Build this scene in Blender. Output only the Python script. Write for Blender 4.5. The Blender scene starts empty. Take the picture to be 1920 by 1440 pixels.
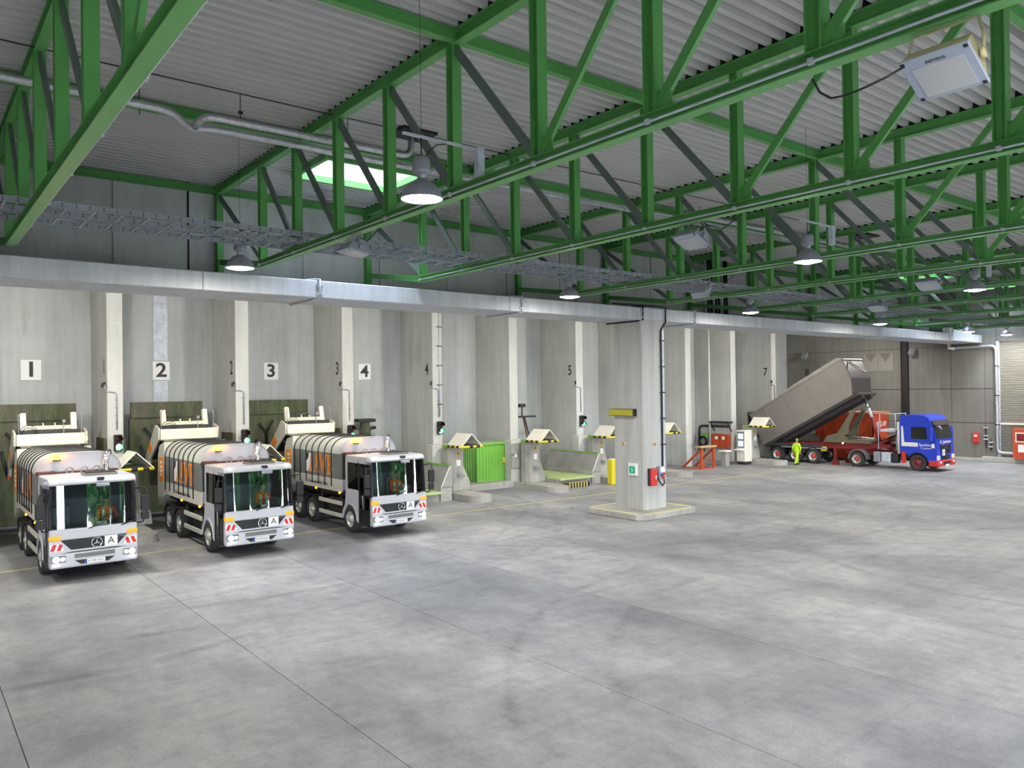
import bpy, bmesh, math, random
from mathutils import Vector, Matrix
random.seed(7)
sc = bpy.context.scene
COL = sc.collection
R = math.radians

# ---------------------------------------------------------------- camera
FPX = 1456.74
yaw, pitch, roll = R(38.37126), R(0.45896), R(-0.7327)
Fv = Vector((math.sin(yaw)*math.cos(pitch), math.cos(yaw)*math.cos(pitch), math.sin(pitch)))
R0 = Vector((math.cos(yaw), -math.sin(yaw), 0)); U0 = R0.cross(Fv)
Rv = R0*math.cos(roll) + U0*math.sin(roll); Uv = -R0*math.sin(roll) + U0*math.cos(roll)
cam = bpy.data.cameras.new('camera'); co = bpy.data.objects.new('camera', cam); COL.objects.link(co)
m = Matrix.Identity(4)
for i in range(3):
    m[i][0] = Rv[i]; m[i][1] = Uv[i]; m[i][2] = -Fv[i]
m[2][3] = 5.3
co.matrix_world = m
cam.sensor_width = 36; cam.lens = FPX/1920*36; cam.clip_end = 300
sc.camera = co

# ---------------------------------------------------------------- world, daylight, exposure
w = bpy.data.worlds.new('world'); sc.world = w; w.use_nodes = True
bg = w.node_tree.nodes['Background']; bg.inputs[0].default_value = (0.80, 0.88, 1.0, 1); bg.inputs[1].default_value = 32.0
LAMP = 240.0
LAMP_COL = (1.0, 0.965, 0.905)
sc.view_settings.view_transform = 'Standard'; sc.view_settings.look = 'None'
sc.view_settings.exposure = 0.68; sc.view_settings.gamma = 1.0
sc.view_settings.use_curve_mapping = False
# openings in the hall wall behind the camera: centre x, width, height (daylight comes in here)
DOORS = ((-2.0, 5.0, 5.4), (11.6, 4.6, 5.4), (21.2, 4.6, 5.4), (33.5, 4.6, 5.4), (45.5, 4.6, 5.4))
YB = -7.4
for cx, wd, ht in DOORS:      # sampling portals in the doorways: they give no light of their own
    l = bpy.data.lights.new('doorway_portal', 'AREA'); l.shape = 'RECTANGLE'; l.size = wd; l.size_y = ht
    l.cycles.is_portal = True
    o = bpy.data.objects.new('doorway_portal', l); COL.objects.link(o)
    o.location = (cx, YB - 0.45, ht/2); o.rotation_euler = (R(90), 0, 0)

# ---------------------------------------------------------------- mesh builder
class MB:
    def __init__(s): s.v = []; s.f = []; s.sm = []
    def add(s, vs, fs, smooth=False):
        n = len(s.v); s.v += [tuple(v) for v in vs]; s.f += [tuple(i+n for i in f) for f in fs]; s.sm += [smooth]*len(fs); return s
    def box(s, x0, x1, y0, y1, z0, z1):
        vs = [(x, y, z) for z in (z0, z1) for y in (y0, y1) for x in (x0, x1)]
        return s.add(vs, [(0,2,3,1),(4,5,7,6),(0,1,5,4),(2,6,7,3),(0,4,6,2),(1,3,7,5)])
    def bbox(s, x0, x1, y0, y1, z0, z1, b=0.03, seg=2):
        bm = bmesh.new(); bmesh.ops.create_cube(bm, size=1)
        for v in bm.verts:
            v.co = Vector(((x0+x1)/2+v.co.x*(x1-x0), (y0+y1)/2+v.co.y*(y1-y0), (z0+z1)/2+v.co.z*(z1-z0)))
        bmesh.ops.bevel(bm, geom=bm.edges[:], offset=b, segments=seg, affect='EDGES', profile=0.5)
        bm.verts.index_update()
        s.add([v.co for v in bm.verts], [[v.index for v in f.verts] for f in bm.faces], False); bm.free(); return s
    def hexa(s, lo, hi):   # two quads (4 points each)
        return s.add(list(lo)+list(hi), [(3,2,1,0),(4,5,6,7),(0,1,5,4),(1,2,6,5),(2,3,7,6),(3,0,4,7)])
    def frame(s, p0, p1, up=(0,0,1)):
        p0, p1 = Vector(p0), Vector(p1); d = (p1-p0).normalized(); u = Vector(up)
        if abs(d.dot(u)) > .99: u = Vector((1,0,0)) if abs(d.x) < .9 else Vector((0,1,0))
        r = d.cross(u).normalized(); u = r.cross(d); return p0, p1, r, u
    def bar(s, p0, p1, w, h, up=(0,0,1)):
        p0, p1, r, u = s.frame(p0, p1, up)
        q = [(-w/2,-h/2),(w/2,-h/2),(w/2,h/2),(-w/2,h/2)]
        return s.hexa([p0+r*a+u*b for a, b in q], [p1+r*a+u*b for a, b in q])
    def hbeam(s, p0, p1, w, h, t=.016, up=(0,0,1)):   # I-section: flanges perpendicular to up
        p0, p1, r, u = s.frame(p0, p1, up)
        for a0, a1, b0, b1 in ((-w/2,w/2,-h/2,-h/2+t),(-w/2,w/2,h/2-t,h/2),(-t/2,t/2,-h/2+t,h/2-t)):
            q = [(a0,b0),(a1,b0),(a1,b1),(a0,b1)]
            s.hexa([p0+r*a+u*b for a, b in q], [p1+r*a+u*b for a, b in q])
        return s
    def tube(s, pts, r, n=8, cap=True, radii=None):
        pts = [Vector(p) for p in pts]; base = len(s.v); vs = []; fs = []
        prev = None
        for i, p in enumerate(pts):
            d = ((pts[min(i+1, len(pts)-1)]-p).normalized() + (p-pts[max(i-1,0)]).normalized())
            d = d.normalized() if d.length > 1e-6 else Vector((0,0,1))
            if prev is None:
                u = Vector((0,0,1)) if abs(d.z) < .9 else Vector((1,0,0))
                a = d.cross(u).normalized()
            else:
                a = (prev - d*prev.dot(d)).normalized()
            prev = a; b = d.cross(a); rr = radii[i] if radii else r
            vs += [p + a*math.cos(2*math.pi*k/n)*rr + b*math.sin(2*math.pi*k/n)*rr for k in range(n)]
        for i in range(len(pts)-1):
            for k in range(n):
                fs.append((i*n+k, i*n+(k+1)%n, (i+1)*n+(k+1)%n, (i+1)*n+k))
        s.add(vs, fs, True)
        if cap: s.add([], [], False); s.f += [tuple(base+k for k in reversed(range(n))), tuple(base+(len(pts)-1)*n+k for k in range(n))]; s.sm += [False, False]
        return s
    def lathe(s, prof, c=(0,0,0), axis='z', n=24, smooth=True):   # prof: (radius, height)
        vs = []; fs = []; m_ = len(prof)
        for k in range(n):
            a = 2*math.pi*k/n; ca, sa = math.cos(a), math.sin(a)
            for r_, h_ in prof:
                v = (r_*ca, r_*sa, h_)
                if axis == 'x': v = (h_, r_*ca, r_*sa)
                if axis == 'y': v = (r_*sa, h_, r_*ca)
                vs.append((v[0]+c[0], v[1]+c[1], v[2]+c[2]))
        for k in range(n):
            for j in range(m_-1):
                fs.append((k*m_+j, ((k+1)%n)*m_+j, ((k+1)%n)*m_+j+1, k*m_+j+1))
        return s.add(vs, fs, smooth)
    def disc(s, c, r, axis='z', n=20):
        c = Vector(c); vs = []
        for k in range(n):
            a = 2*math.pi*k/n
            d = {'z': (math.cos(a), math.sin(a), 0), 'y': (math.cos(a), 0, math.sin(a)), 'x': (0, math.cos(a), math.sin(a))}[axis]
            vs.append(c+Vector(d)*r)
        return s.add(vs, [tuple(range(n))])
    def prism(s, poly, a0, a1, axis='x'):   # poly in the other two axes (order y,z / x,z / x,y)
        def P(p, a): return {'x': (a, p[0], p[1]), 'y': (p[0], a, p[1]), 'z': (p[0], p[1], a)}[axis]
        n = len(poly)
        vs = [P(p, a0) for p in poly] + [P(p, a1) for p in poly]
        fs = [tuple(reversed(range(n))), tuple(range(n, 2*n))] + [(i, (i+1)%n, n+(i+1)%n, n+i) for i in range(n)]
        return s.add(vs, fs)
    def rot(s, c, ang, axis='x'):
        M = Matrix.Rotation(ang, 3, axis.upper()); c = Vector(c)
        s.v = [tuple(M @ (Vector(v)-c) + c) for v in s.v]; return s
    def mesh(s, name):
        me = bpy.data.meshes.new(name); me.from_pydata(s.v, [], s.f)
        bm = bmesh.new(); bm.from_mesh(me); bmesh.ops.recalc_face_normals(bm, faces=bm.faces[:]); bm.to_mesh(me); bm.free()
        me.polygons.foreach_set('use_smooth', s.sm) if len(s.sm) == len(me.polygons) else None
        me.update(); return me
    def build(s, name, mat, parent=None, bevel=0, loc=None):
        return put(name, s.mesh(name), mat, parent, bevel, loc)

def put(name, me, mat, parent=None, bevel=0, loc=None):
    if mat is not None and not me.materials: me.materials.append(mat)
    o = bpy.data.objects.new(name, me); COL.objects.link(o)
    if parent: o.parent = parent
    if loc: o.location = loc
    if bevel:
        b = o.modifiers.new('bevel', 'BEVEL'); b.width = bevel; b.segments = 2; b.limit_method = 'ANGLE'; b.angle_limit = R(40)
    return o
def tag(o, label=None, cat=None, group=None, kind=None):
    if label: o['label'] = label
    if cat: o['category'] = cat
    if group: o['group'] = group
    if kind: o['kind'] = kind
    return o
def thing(name, label, cat, loc=(0,0,0), rz=0, group=None):
    o = bpy.data.objects.new(name, None); COL.objects.link(o); o.location = loc; o.rotation_euler = (0,0,rz); o.empty_display_size = .2
    return tag(o, label, cat, group)
KIDS = {}
def copy_tree(o, parent=None):
    c = o.copy(); COL.objects.link(c)
    if parent: c.parent = parent
    for ch in list(o.children): copy_tree(ch, c)
    return c
def dup(o, loc, label, rz=None, group=None):
    c = copy_tree(o); c.location = loc; c['label'] = label
    if rz is not None: c.rotation_euler = (0,0,rz)
    if group: c['group'] = group
    return c

# ---------------------------------------------------------------- materials
def lin(r, g, b): return tuple(((c/255)/12.92 if c/255 <= .04045 else ((c/255+.055)/1.055)**2.4) for c in (r, g, b)) + (1,)
class NT:
    def __init__(s, name):
        s.m = bpy.data.materials.new(name); s.m.use_nodes = True; s.t = s.m.node_tree; s.b = s.t.nodes['Principled BSDF']
    def n(s, t, **kw):
        x = s.t.nodes.new(t)
        for k, v in kw.items():
            if k.startswith('i_'): x.inputs[k[2:].replace('_', ' ')].default_value = v
            else: setattr(x, k, v)
        return x
    def l(s, a, b): s.t.links.new(a, b)
    def pos(s, scale=(1,1,1), world=True):
        g = s.n('ShaderNodeNewGeometry') if world else s.n('ShaderNodeTexCoord')
        mp = s.n('ShaderNodeMapping'); mp.inputs['Scale'].default_value = scale
        s.l(g.outputs['Position'] if world else g.outputs['Object'], mp.inputs['Vector']); return mp.outputs[0]
    def noise(s, vec, scale, detail=4, rough=.6):
        x = s.n('ShaderNodeTexNoise'); x.inputs['Scale'].default_value = scale; x.inputs['Detail'].default_value = detail; x.inputs['Roughness'].default_value = rough
        s.l(vec, x.inputs['Vector']); return x.outputs['Fac']
    def ramp(s, fac, pts):
        x = s.n('ShaderNodeValToRGB'); e = x.color_ramp.elements
        while len(e) < len(pts): e.new(.5)
        for i, (p, c) in enumerate(pts):
            e[i].position = p; e[i].color = c if len(c) == 4 else (*c, 1)
        s.l(fac, x.inputs[0]); return x.outputs[0]
    def mix(s, fac, a, b, mode='MIX'):
        x = s.n('ShaderNodeMix', data_type='RGBA', blend_type=mode)
        for k, v in ((0, fac), (6, a), (7, b)):
            if hasattr(v, 'is_linked'): s.l(v, x.inputs[k])
            else: x.inputs[k].default_value = v
        return x.outputs[2]
    def math(s, op, a, b=0.0, clamp=False):
        x = s.n('ShaderNodeMath', operation=op, use_clamp=clamp)
        for k, v in ((0, a), (1, b)):
            if hasattr(v, 'is_linked'): s.l(v, x.inputs[k])
            else: x.inputs[k].default_value = v
        return x.outputs[0]
    def bump(s, h, strength=.2, dist=.02):
        x = s.n('ShaderNodeBump'); x.inputs['Strength'].default_value = strength; x.inputs['Distance'].default_value = dist
        s.l(h, x.inputs['Height']); s.l(x.outputs[0], s.b.inputs['Normal'])
    def col(s, c):
        if hasattr(c, 'is_linked'): s.l(c, s.b.inputs['Base Color'])
        else: s.b.inputs['Base Color'].default_value = c
    def fin(s, rough=.5, metal=0, spec=.5):
        s.b.inputs['Roughness'].default_value = rough; s.b.inputs['Metallic'].default_value = metal; s.b.inputs['Specular IOR Level'].default_value = spec
        return s.m
def g(k, c): return tuple(min(1, x*k) for x in c[:3]) + (1,)
def paint(name, c, rough=.4, metal=0, var=.12, scale=3, spec=.5, bump=0):
    t = NT(name); p = t.pos(world=False); nz = t.noise(p, scale, 5)
    t.col(t.ramp(nz, [(.3, g(1-var, c)), (.7, g(1+var, c))]))
    if bump: t.bump(t.noise(p, scale*12, 3), bump, .01)
    return t.fin(rough, metal, spec)
def plain(name, c, rough=.5, metal=0, emit=None, es=0):
    t = NT(name); t.col(c)
    if emit: t.b.inputs['Emission Color'].default_value = emit; t.b.inputs['Emission Strength'].default_value = es
    return t.fin(rough, metal)
def concrete(name, c, streak=.25, blot=.18, scale=1.0, board=.02, stain=(.55,.5,.42), stain_amt=.5):
    t = NT(name)
    big = t.noise(t.pos((.45,.45,.25)), .9*scale, 5)
    st = t.noise(t.pos((2.2,2.2,.10)), 1.6*scale, 6, .7)
    fine = t.noise(t.pos((1,1,1)), 14, 4)
    bd = t.noise(t.pos((.3,.3,7)), 1.2, 2)
    base = t.ramp(big, [(.3, g(1-blot, c)), (.7, g(1+blot, c))])
    m1 = t.mix(1.0, base, t.ramp(st, [(.25, (1-streak,)*3), (.6, (1+streak*.35,)*3)]), 'MULTIPLY')
    m2 = t.mix(1.0, m1, t.ramp(fine, [(.3, (.93,)*3), (.7, (1.05,)*3)]), 'MULTIPLY')
    m3 = t.mix(1.0, m2, t.ramp(bd, [(.35, (1-board,)*3), (.65, (1+board*.5,)*3)]), 'MULTIPLY')
    sn = t.ramp(t.noise(t.pos((1.1,1.1,.16)), 1.1*scale, 4), [(.60, (0,0,0)), (.78, (stain_amt,)*3)])
    m4 = t.mix(t.math('MULTIPLY', sn, 1.0), m3, (c[0]*stain[0], c[1]*stain[1], c[2]*stain[2], 1))
    t.col(m4); t.bump(fine, .15, .01)
    return t.fin(.85, 0, .25)
M = {}
M['concrete'] = concrete('concrete_bay', lin(188,188,183), .13, .14)
M['concrete_back'] = concrete('concrete_bay_wall', lin(178,181,179), .12, .16)
M['beam'] = concrete('concrete_beam', lin(190,193,197), .18, .10)
M['upper'] = concrete('concrete_upper_wall', lin(200,199,196), .12, .2, .8)
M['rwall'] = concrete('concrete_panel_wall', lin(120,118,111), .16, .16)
M['kerb'] = concrete('concrete_kerb', lin(164,163,156), .15, .2, 1.6)
M['plategrey'] = paint('scuffed_grey_plate', lin(150,148,144), .55, 0, .18, 1.6)
M['column'] = concrete('concrete_column', lin(182,182,178), .2, .10)
M['seam'] = plain('seam_mortar', lin(178,176,165), .9)
M['joint'] = plain('dark_joint', lin(84,83,82), .9)
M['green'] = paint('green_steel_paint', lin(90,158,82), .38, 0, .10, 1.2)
M['green_dark'] = paint('grey_green_steel', lin(96,110,104), .4, 0, .10, 1.2)  # greyer, darker green for the far-half and end diagonals
M['deck'] = paint('coated_deck_steel', lin(190,188,185), .45, 0, .05, .3)
M['galv'] = paint('galvanised_steel', lin(186,192,202), .42, .12, .18, 4)
M['tray'] = paint('dull_galvanised_tray', lin(146,152,160), .5, .1, .15, 4)
M['foil'] = paint('foil_lagging', lin(200,200,205), .3, .75, .2, 9, bump=.6)
M['cable'] = plain('black_cable', lin(28,28,32), .5)
M['white'] = paint('white_sheet_metal', lin(226,222,208), .45, 0, .05, 2)
M['silver'] = paint('silver_vehicle_paint', lin(196,197,203), .3, .15, .04, 2)
M['champ'] = paint('pale_silver_body_paint', lin(205,204,192), .35, .1, .06, 2)
M['band'] = paint('grey_panel_paint', lin(112,114,112), .4, 0, .08, 2)
M['cream'] = paint('cream_lifter_paint', lin(236,228,200), .45, 0, .06, 3)
M['black'] = plain('black_plastic', lin(30,30,33), .5)
M['chassis'] = plain('chassis_black', lin(38,37,38), .6)
M['rubber'] = paint('tyre_rubber', lin(52,50,50), .85, 0, .2, 6)
M['rim'] = paint('wheel_rim_steel', lin(205,204,196), .35, .5, .1, 8)
M['orange'] = plain('orange_print', lin(236,138,42), .5)
M['amber'] = plain('amber_lens', lin(240,150,20), .3, 0, lin(255,140,10), .6)
M['red'] = plain('red_reflective', lin(196,40,36), .4)
M['rwhite'] = plain('white_reflective', lin(235,232,228), .4)
M['plate'] = plain('white_plate', lin(232,232,228), .5)
M['ink'] = plain('dark_ink', lin(46,46,50), .6)
M['blueband'] = plain('blue_band', lin(36,70,170), .5)
M['chrome'] = plain('chrome', lin(220,222,226), .12, 1)
M['brown'] = paint('rust_brown_steel', lin(96,56,40), .6, 0, .2, 4)
M['headlamp'] = plain('lit_headlamp', (1,1,1,1), .3, 0, (1.0, .97, .9, 1), 45)
M['beacon'] = plain('lit_amber_beacon', lin(255,160,20), .3, 0, lin(255,150,20), 26)
M['marker'] = plain('lit_amber_marker', lin(255,140,20), .3, 0, lin(255,130,15), 8)
M['clear'] = plain('lit_clearance_lamp', lin(255,235,190), .3, 0, lin(255,225,170), 3)
M['lampglow'] = plain('lit_lamp_diffuser', (1,1,1,1), .4, 0, (*LAMP_COL, 1), LAMP)
M['bay_fill_glow'] = plain('bay_fill_diffuser', (1,1,1,1), .4, 0, (*LAMP_COL, 1), LAMP*1.3)  # emitter of the unseen lights added for the bays
M['lampmetal'] = paint('lamp_grey_metal', lin(150,152,162), .4, .3, .08, 6)
M['yellow'] = plain('yellow_paint', lin(214,196,40), .5)
M['lime'] = paint('lime_green_paint', lin(112,174,68), .45, 0, .10, 1.5)
M['limepale'] = paint('worn_pale_green_paint', lin(172,190,128), .6, 0, .18, 2)
M['redp'] = paint('red_paint', lin(200,52,46), .4, 0, .08, 4)
M['orangep'] = paint('orange_red_paint', lin(188,74,36), .5, 0, .16, 2)
M['wine'] = paint('dark_red_frame_paint', lin(120,34,36), .45, 0, .15, 3)
M['blue'] = paint('blue_cab_paint', lin(40,66,190), .25, 0, .06, 2)
M['tub'] = paint('grey_tipper_paint', lin(128,122,116), .5, 0, .08, 1.2)
M['tubdark'] = paint('dark_tipper_paint', lin(66,62,62), .5, 0, .12, 1.2)
M['olive'] = paint('olive_steel', lin(98,94,76), .6, 0, .15, 3)
M['hivis'] = paint('lime_hi_vis_fabric', lin(188,232,40), .85, 0, .12, 8)
M['vest'] = paint('orange_hi_vis_fabric', lin(240,98,40), .85, 0, .12, 8)
M['skin'] = plain('skin', lin(196,146,120), .6)
M['hair'] = plain('dark_hair', lin(52,40,32), .8)
M['cap'] = plain('green_fabric', lin(96,150,84), .85)
M['trouser'] = plain('dark_blue_fabric', lin(44,50,66), .9)
M['interior'] = plain('cab_interior_grey', lin(118,122,126), .8)
M['tl_red'] = plain('unlit_red_lens', lin(70,16,14), .3)
M['tl_green'] = plain('lit_green_lens', lin(120,255,190), .3, 0, lin(90,255,170), 9)
M['screen'] = plain('lit_screen', lin(170,180,240), .3, 0, lin(170,185,250), 1.0)
M['exit'] = plain('exit_green', lin(20,140,110), .4, 0, lin(20,150,115), .35)
def glass(name, tint, gloss=.12, rough=.03):
    t = NT(name); nt = t.t; nt.nodes.remove(t.b)
    tr = t.n('ShaderNodeBsdfTransparent'); tr.inputs[0].default_value = tint
    gl = t.n('ShaderNodeBsdfGlossy'); gl.inputs['Roughness'].default_value = rough
    lw = t.n('ShaderNodeFresnel'); lw.inputs[0].default_value = 1.5
    f = t.math('ADD', t.math('MULTIPLY', lw.outputs[0], 1.2), gloss, True)
    mx = t.n('ShaderNodeMixShader'); t.l(f, mx.inputs[0]); t.l(tr.outputs[0], mx.inputs[1]); t.l(gl.outputs[0], mx.inputs[2])
    t.l(mx.outputs[0], nt.nodes['Material Output'].inputs[0]); return t.m
M['glass'] = glass('windscreen_glass', (.60,.74,.76,1), .05)
M['glass_top'] = glass('tinted_glass_band', (.10,.24,.27,1), .06)
M['glass_dark'] = glass('dark_door_glass', (.28,.30,.30,1), .03)
M['skyglass'] = glass('skylight_glass', (.92,.95,.98,1), .03)
def plate_green():
    t = NT('worn_green_plate'); p = t.pos()
    a = t.noise(t.pos((1.2,1.2,.5)), 1.3, 6, .7); b = t.noise(t.pos((3,3,.5)), 1.5, 5, .7)
    c1 = t.ramp(a, [(.3, lin(60,62,48)), (.46, lin(84,94,64)), (.6, lin(98,92,78)), (.75, lin(112,128,80))])
    c2 = t.mix(1.0, c1, t.ramp(b, [(.3, (.6,.6,.6)), (.65, (1.1,1.1,1.1))]), 'MULTIPLY')
    t.col(c2); t.bump(b, .3, .02); return t.fin(.7, 0, .3)
M['flap'] = plate_green()
def floor_mat():
    t = NT('worn_floor'); oi = t.n('ShaderNodeObjectInfo')
    big = t.noise(t.pos((.20,.14,1)), 1.0, 7, .66)
    mid = t.noise(t.pos((.5,.28,1)), 1.3, 6, .68)
    fine = t.noise(t.pos((1,1,1)), 26, 3, .7)
    c = t.ramp(big, [(.28, lin(114,115,119)), (.46, lin(142,143,145)), (.58, lin(160,160,160)), (.74, lin(182,182,181))])
    c = t.mix(1.0, c, t.ramp(mid, [(.28, (.70,.70,.73)), (.52, (1.0,1.0,1.0)), (.75, (1.12,1.12,1.10))]), 'MULTIPLY')
    c = t.mix(1.0, c, t.ramp(fine, [(.25, (.80,.80,.80)), (.75, (1.12,1.12,1.12))]), 'MULTIPLY')
    mot = t.noise(t.pos((1.3,.9,1)), 2.4, 9, .78); c = t.mix(1.0, c, t.ramp(mot, [(.3, (.80,.80,.82)), (.5, (1.0,1.0,1.0)), (.68, (1.16,1.16,1.14))]), 'MULTIPLY')
    wv = t.noise(t.pos((.12,1.1,1)), 2.0, 6, .7); c = t.mix(1.0, c, t.ramp(wv, [(.32, (.86,.86,.88)), (.5, (1.0,1.0,1.0)), (.7, (1.06,1.06,1.05))]), 'MULTIPLY')
    rnd = t.ramp(oi.outputs['Random'], [(0, (.95,.95,.95)), (1, (1.03,1.03,1.03))])
    c = t.mix(1.0, c, rnd, 'MULTIPLY'); c = t.mix(1.0, c, oi.outputs['Color'], 'MULTIPLY')
    geo = t.n('ShaderNodeNewGeometry'); brk = t.ramp(t.noise(t.pos((.5,.5,1)), 1.1, 4), [(.42, (0,0,0)), (.62, (1,1,1))])
    streak = t.ramp(t.noise(t.pos((1.5,1.5,1)), 6, 2), [(.3, (.35,)*3), (.7, (1,)*3)])
    tot = None
    for cx, cy, r in ((9,33,13.2),(9,33,15.2),(27,30,14.0),(27,30,16.0),(38,22,10.5),(38,22,12.4),(30,8,9.0),(30,8,11.0),(3,26,9.4),(18,4,9.8),(18,4,11.8),(14.5,34,10.4),(14.5,34,12.4),(48,12,8.0),(48,12,9.9)):
        d = t.n('ShaderNodeVectorMath', operation='DISTANCE'); t.l(geo.outputs['Position'], d.inputs[0]); d.inputs[1].default_value = (cx, cy, 0)
        a = t.math('ABSOLUTE', t.math('SUBTRACT', d.outputs['Value'], r))
        k = t.math('SUBTRACT', 1.0, t.math('MULTIPLY', a, 4.2), True)
        tot = k if tot is None else t.math('MAXIMUM', tot, k)
    msk = t.math('MULTIPLY', t.math('MULTIPLY', tot, brk), t.math('MULTIPLY', streak, .5))
    c = t.mix(msk, c, lin(70,69,72))
    t.col(c); t.bump(fine, .25, .01)
    t.l(t.ramp(mid, [(.3, (.5,)*3), (.7, (.72,)*3)]), t.b.inputs['Roughness'])
    t.b.inputs['Specular IOR Level'].default_value = .35
    return t.m
M['floor'] = floor_mat()
def text_mesh(s, size, extrude=.004, sx=1.0, align='CENTER', bold=0):
    cu = bpy.data.curves.new('txt', 'FONT'); cu.body = s; cu.size = size; cu.extrude = extrude; cu.align_x = align; cu.align_y = 'CENTER'; cu.resolution_u = 3; cu.offset = bold*size
    o = bpy.data.objects.new('txt', cu); COL.objects.link(o)
    bpy.context.view_layer.update()
    me = bpy.data.meshes.new_from_object(o.evaluated_get(bpy.context.evaluated_depsgraph_get()))
    bpy.data.objects.remove(o); bpy.data.curves.remove(cu)
    for v in me.vertices: v.co.x *= sx
    me.materials.clear(); return me
def text(name, s, size, mat, parent, loc, face='-y', sx=1.0, extrude=.004, bold=0):
    me = text_mesh(s, size, extrude, sx, 'CENTER', bold)
    o = put(name, me, mat, parent)
    o.location = loc
    o.rotation_euler = {'-y': (R(90),0,0), '-x': (R(90),0,R(-90)), 'up': (0,0,0)}[face]
    return o

# ================================================================ SETTING
XW0, XW1 = -10.0, 58.9           # hall side walls
YR = 37.0                        # rear wall of the tipping bays
PITCH = 5.03; YF = 33.8
def struct(o): o['kind'] = 'structure'; return o
# floor: base with long cast strips laid side by side (joints recessed)
fl = struct(MB().box(XW0-.5, XW1+.6, YB-.2, YR+.4, -.25, -.018).build('floor', M['joint']))
LANE = {1.45:(.92,.91,.89), 5.65:(.98,.98,.98), 9.85:(.90,.91,.95), 14.05:(1.03,1.03,1.03), 18.25:(1.0,1.0,1.0), 22.45:(.93,.93,.95), 26.65:(1.02,1.02,1.0), -2.75:(.9,.9,.9)}
edges = [XW0] + [1.45+4.2*k for k in range(-2, 14)] + [XW1]
for a, b in zip(edges[:-1], edges[1:]):
    o = MB().box(a+.007, b-.007, YB, YR, -.12, 0).build('slab', M['floor'], fl); o.color = (*LANE.get(round(a,2), (1,1,1)), 1)
MB().box(XW0, 47.0, 27.99, 28.11, 0, .004).build('yellow_line', plain('worn_yellow_line', lin(190,180,110), .7), fl)
struct(MB().box(-60, 100, -60, YB-.2, -.25, -.03).build('floor_yard', paint('yard_asphalt', lin(120,120,118), .9, 0, .1, .3)))

# rear wall of the bays
struct(MB().box(XW0, XW1, YR, YR+.3, 0, 10.3).build('wall_rear', M['concrete_back']))
# upper wall carried by the beam, in cast panels
wu = struct(MB().box(XW0, XW1, 25.48, 25.65, 8.68, 12.3).build('wall_upper', M['seam']))
xs = [XW0] + [5.04+2.972*k for k in range(-4, 19)]
xs = [x for x in xs if x < XW1-.3] + [XW1]
for a, b in zip(xs[:-1], xs[1:]):
    MB().box(a+.03, b-.03, 25.42, 25.50, 8.68, 12.25).build('panel', M['upper'], wu)
# roof over the bays behind the upper wall
struct(MB().box(XW0, XW1, 25.65, YR+.3, 10.2, 10.4).build('ceiling_bays', M['concrete_back']))
# hall wall behind the camera with open doorways, left wall
wb = MB(); cuts = sorted((c-w_/2, c+w_/2, h) for c, w_, h in DOORS); x = XW0-.3
for a, b, h in cuts:
    wb.box(x, a, YB-.3, YB, 0, 12.3); wb.box(a, b, YB-.3, YB, h, 12.3); x = b
wb.box(x, XW1+.3, YB-.3, YB, 0, 12.3)
struct(wb.build('wall_front', M['rwall']))
struct(MB().box(XW0-.3, XW0, YB, YR+.3, 0, 12.3).build('wall_left', M['rwall']))
# right wall in concrete panels, a steel column in it, roller door at the near end
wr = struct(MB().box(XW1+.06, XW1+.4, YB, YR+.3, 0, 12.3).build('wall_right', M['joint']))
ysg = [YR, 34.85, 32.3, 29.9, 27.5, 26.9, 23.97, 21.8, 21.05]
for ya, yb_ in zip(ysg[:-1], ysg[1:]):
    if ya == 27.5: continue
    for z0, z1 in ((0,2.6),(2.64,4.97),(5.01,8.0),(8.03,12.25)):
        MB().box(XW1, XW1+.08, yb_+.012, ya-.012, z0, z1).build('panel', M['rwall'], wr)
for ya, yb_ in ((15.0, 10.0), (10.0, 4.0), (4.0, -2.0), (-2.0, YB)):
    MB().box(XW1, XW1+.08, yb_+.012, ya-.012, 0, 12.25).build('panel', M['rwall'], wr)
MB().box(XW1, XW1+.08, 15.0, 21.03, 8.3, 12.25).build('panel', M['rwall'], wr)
MB().hbeam((XW1-.02, 27.2, 0), (XW1-.02, 27.2, 8.6), .3, .5, .05, (0,1,0)).build('steel_column', M['chassis'], wr)
# kerb along the right wall
kr = MB(); kr.bbox(XW1-.55, XW1, 21.9, 33.0, 0, .2, .03); kr.bbox(XW1-.62, XW1, 10.0, 21.88, 0, .34, .03)
struct(kr.build('baseboard_right', M['kerb']))
# roller door: ribbed curtain, guide rails, bottom bar
dr = MB(); n = 66; z = 2.66
prof = []
for i in range(47):
    zz = 2.66+i*.118
    prof += [(XW1+.01, zz), (XW1-.03, zz+.03), (XW1-.03, zz+.085), (XW1+.01, zz+.115)]
vs = [(x_, y_, z_) for y_ in (15.1, 20.85) for x_, z_ in prof]; k = len(prof)
dr.add(vs, [(i, i+1, k+i+1, k+i) for i in range(k-1)])
door = struct(dr.build('door_1', paint('grey_door_slats', lin(138,134,124), .5, .1, .08, .5)))
MB().box(XW1-.08, XW1+.02, 20.83, 21.03, 0, 8.25).build('guide_rail', M['galv'], door)
MB().box(XW1-.10, XW1+.02, 15.0, 20.9, 8.2, 8.4).build('lintel', M['rwall'], door)
MB().bbox(XW1-.09, XW1+.0, 15.1, 20.84, 2.54, 2.66, .01).build('bottom_rail', M['white'], door)
lw_ = MB()
for i in range(11): lw_.box(XW1-.03, XW1+.06, 15.1, 20.84, .34+i*.2+.008, .34+(i+1)*.2-.008)
lw_.build('block_course', M['rwall'], door)['kind'] = 'stuff'

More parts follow.
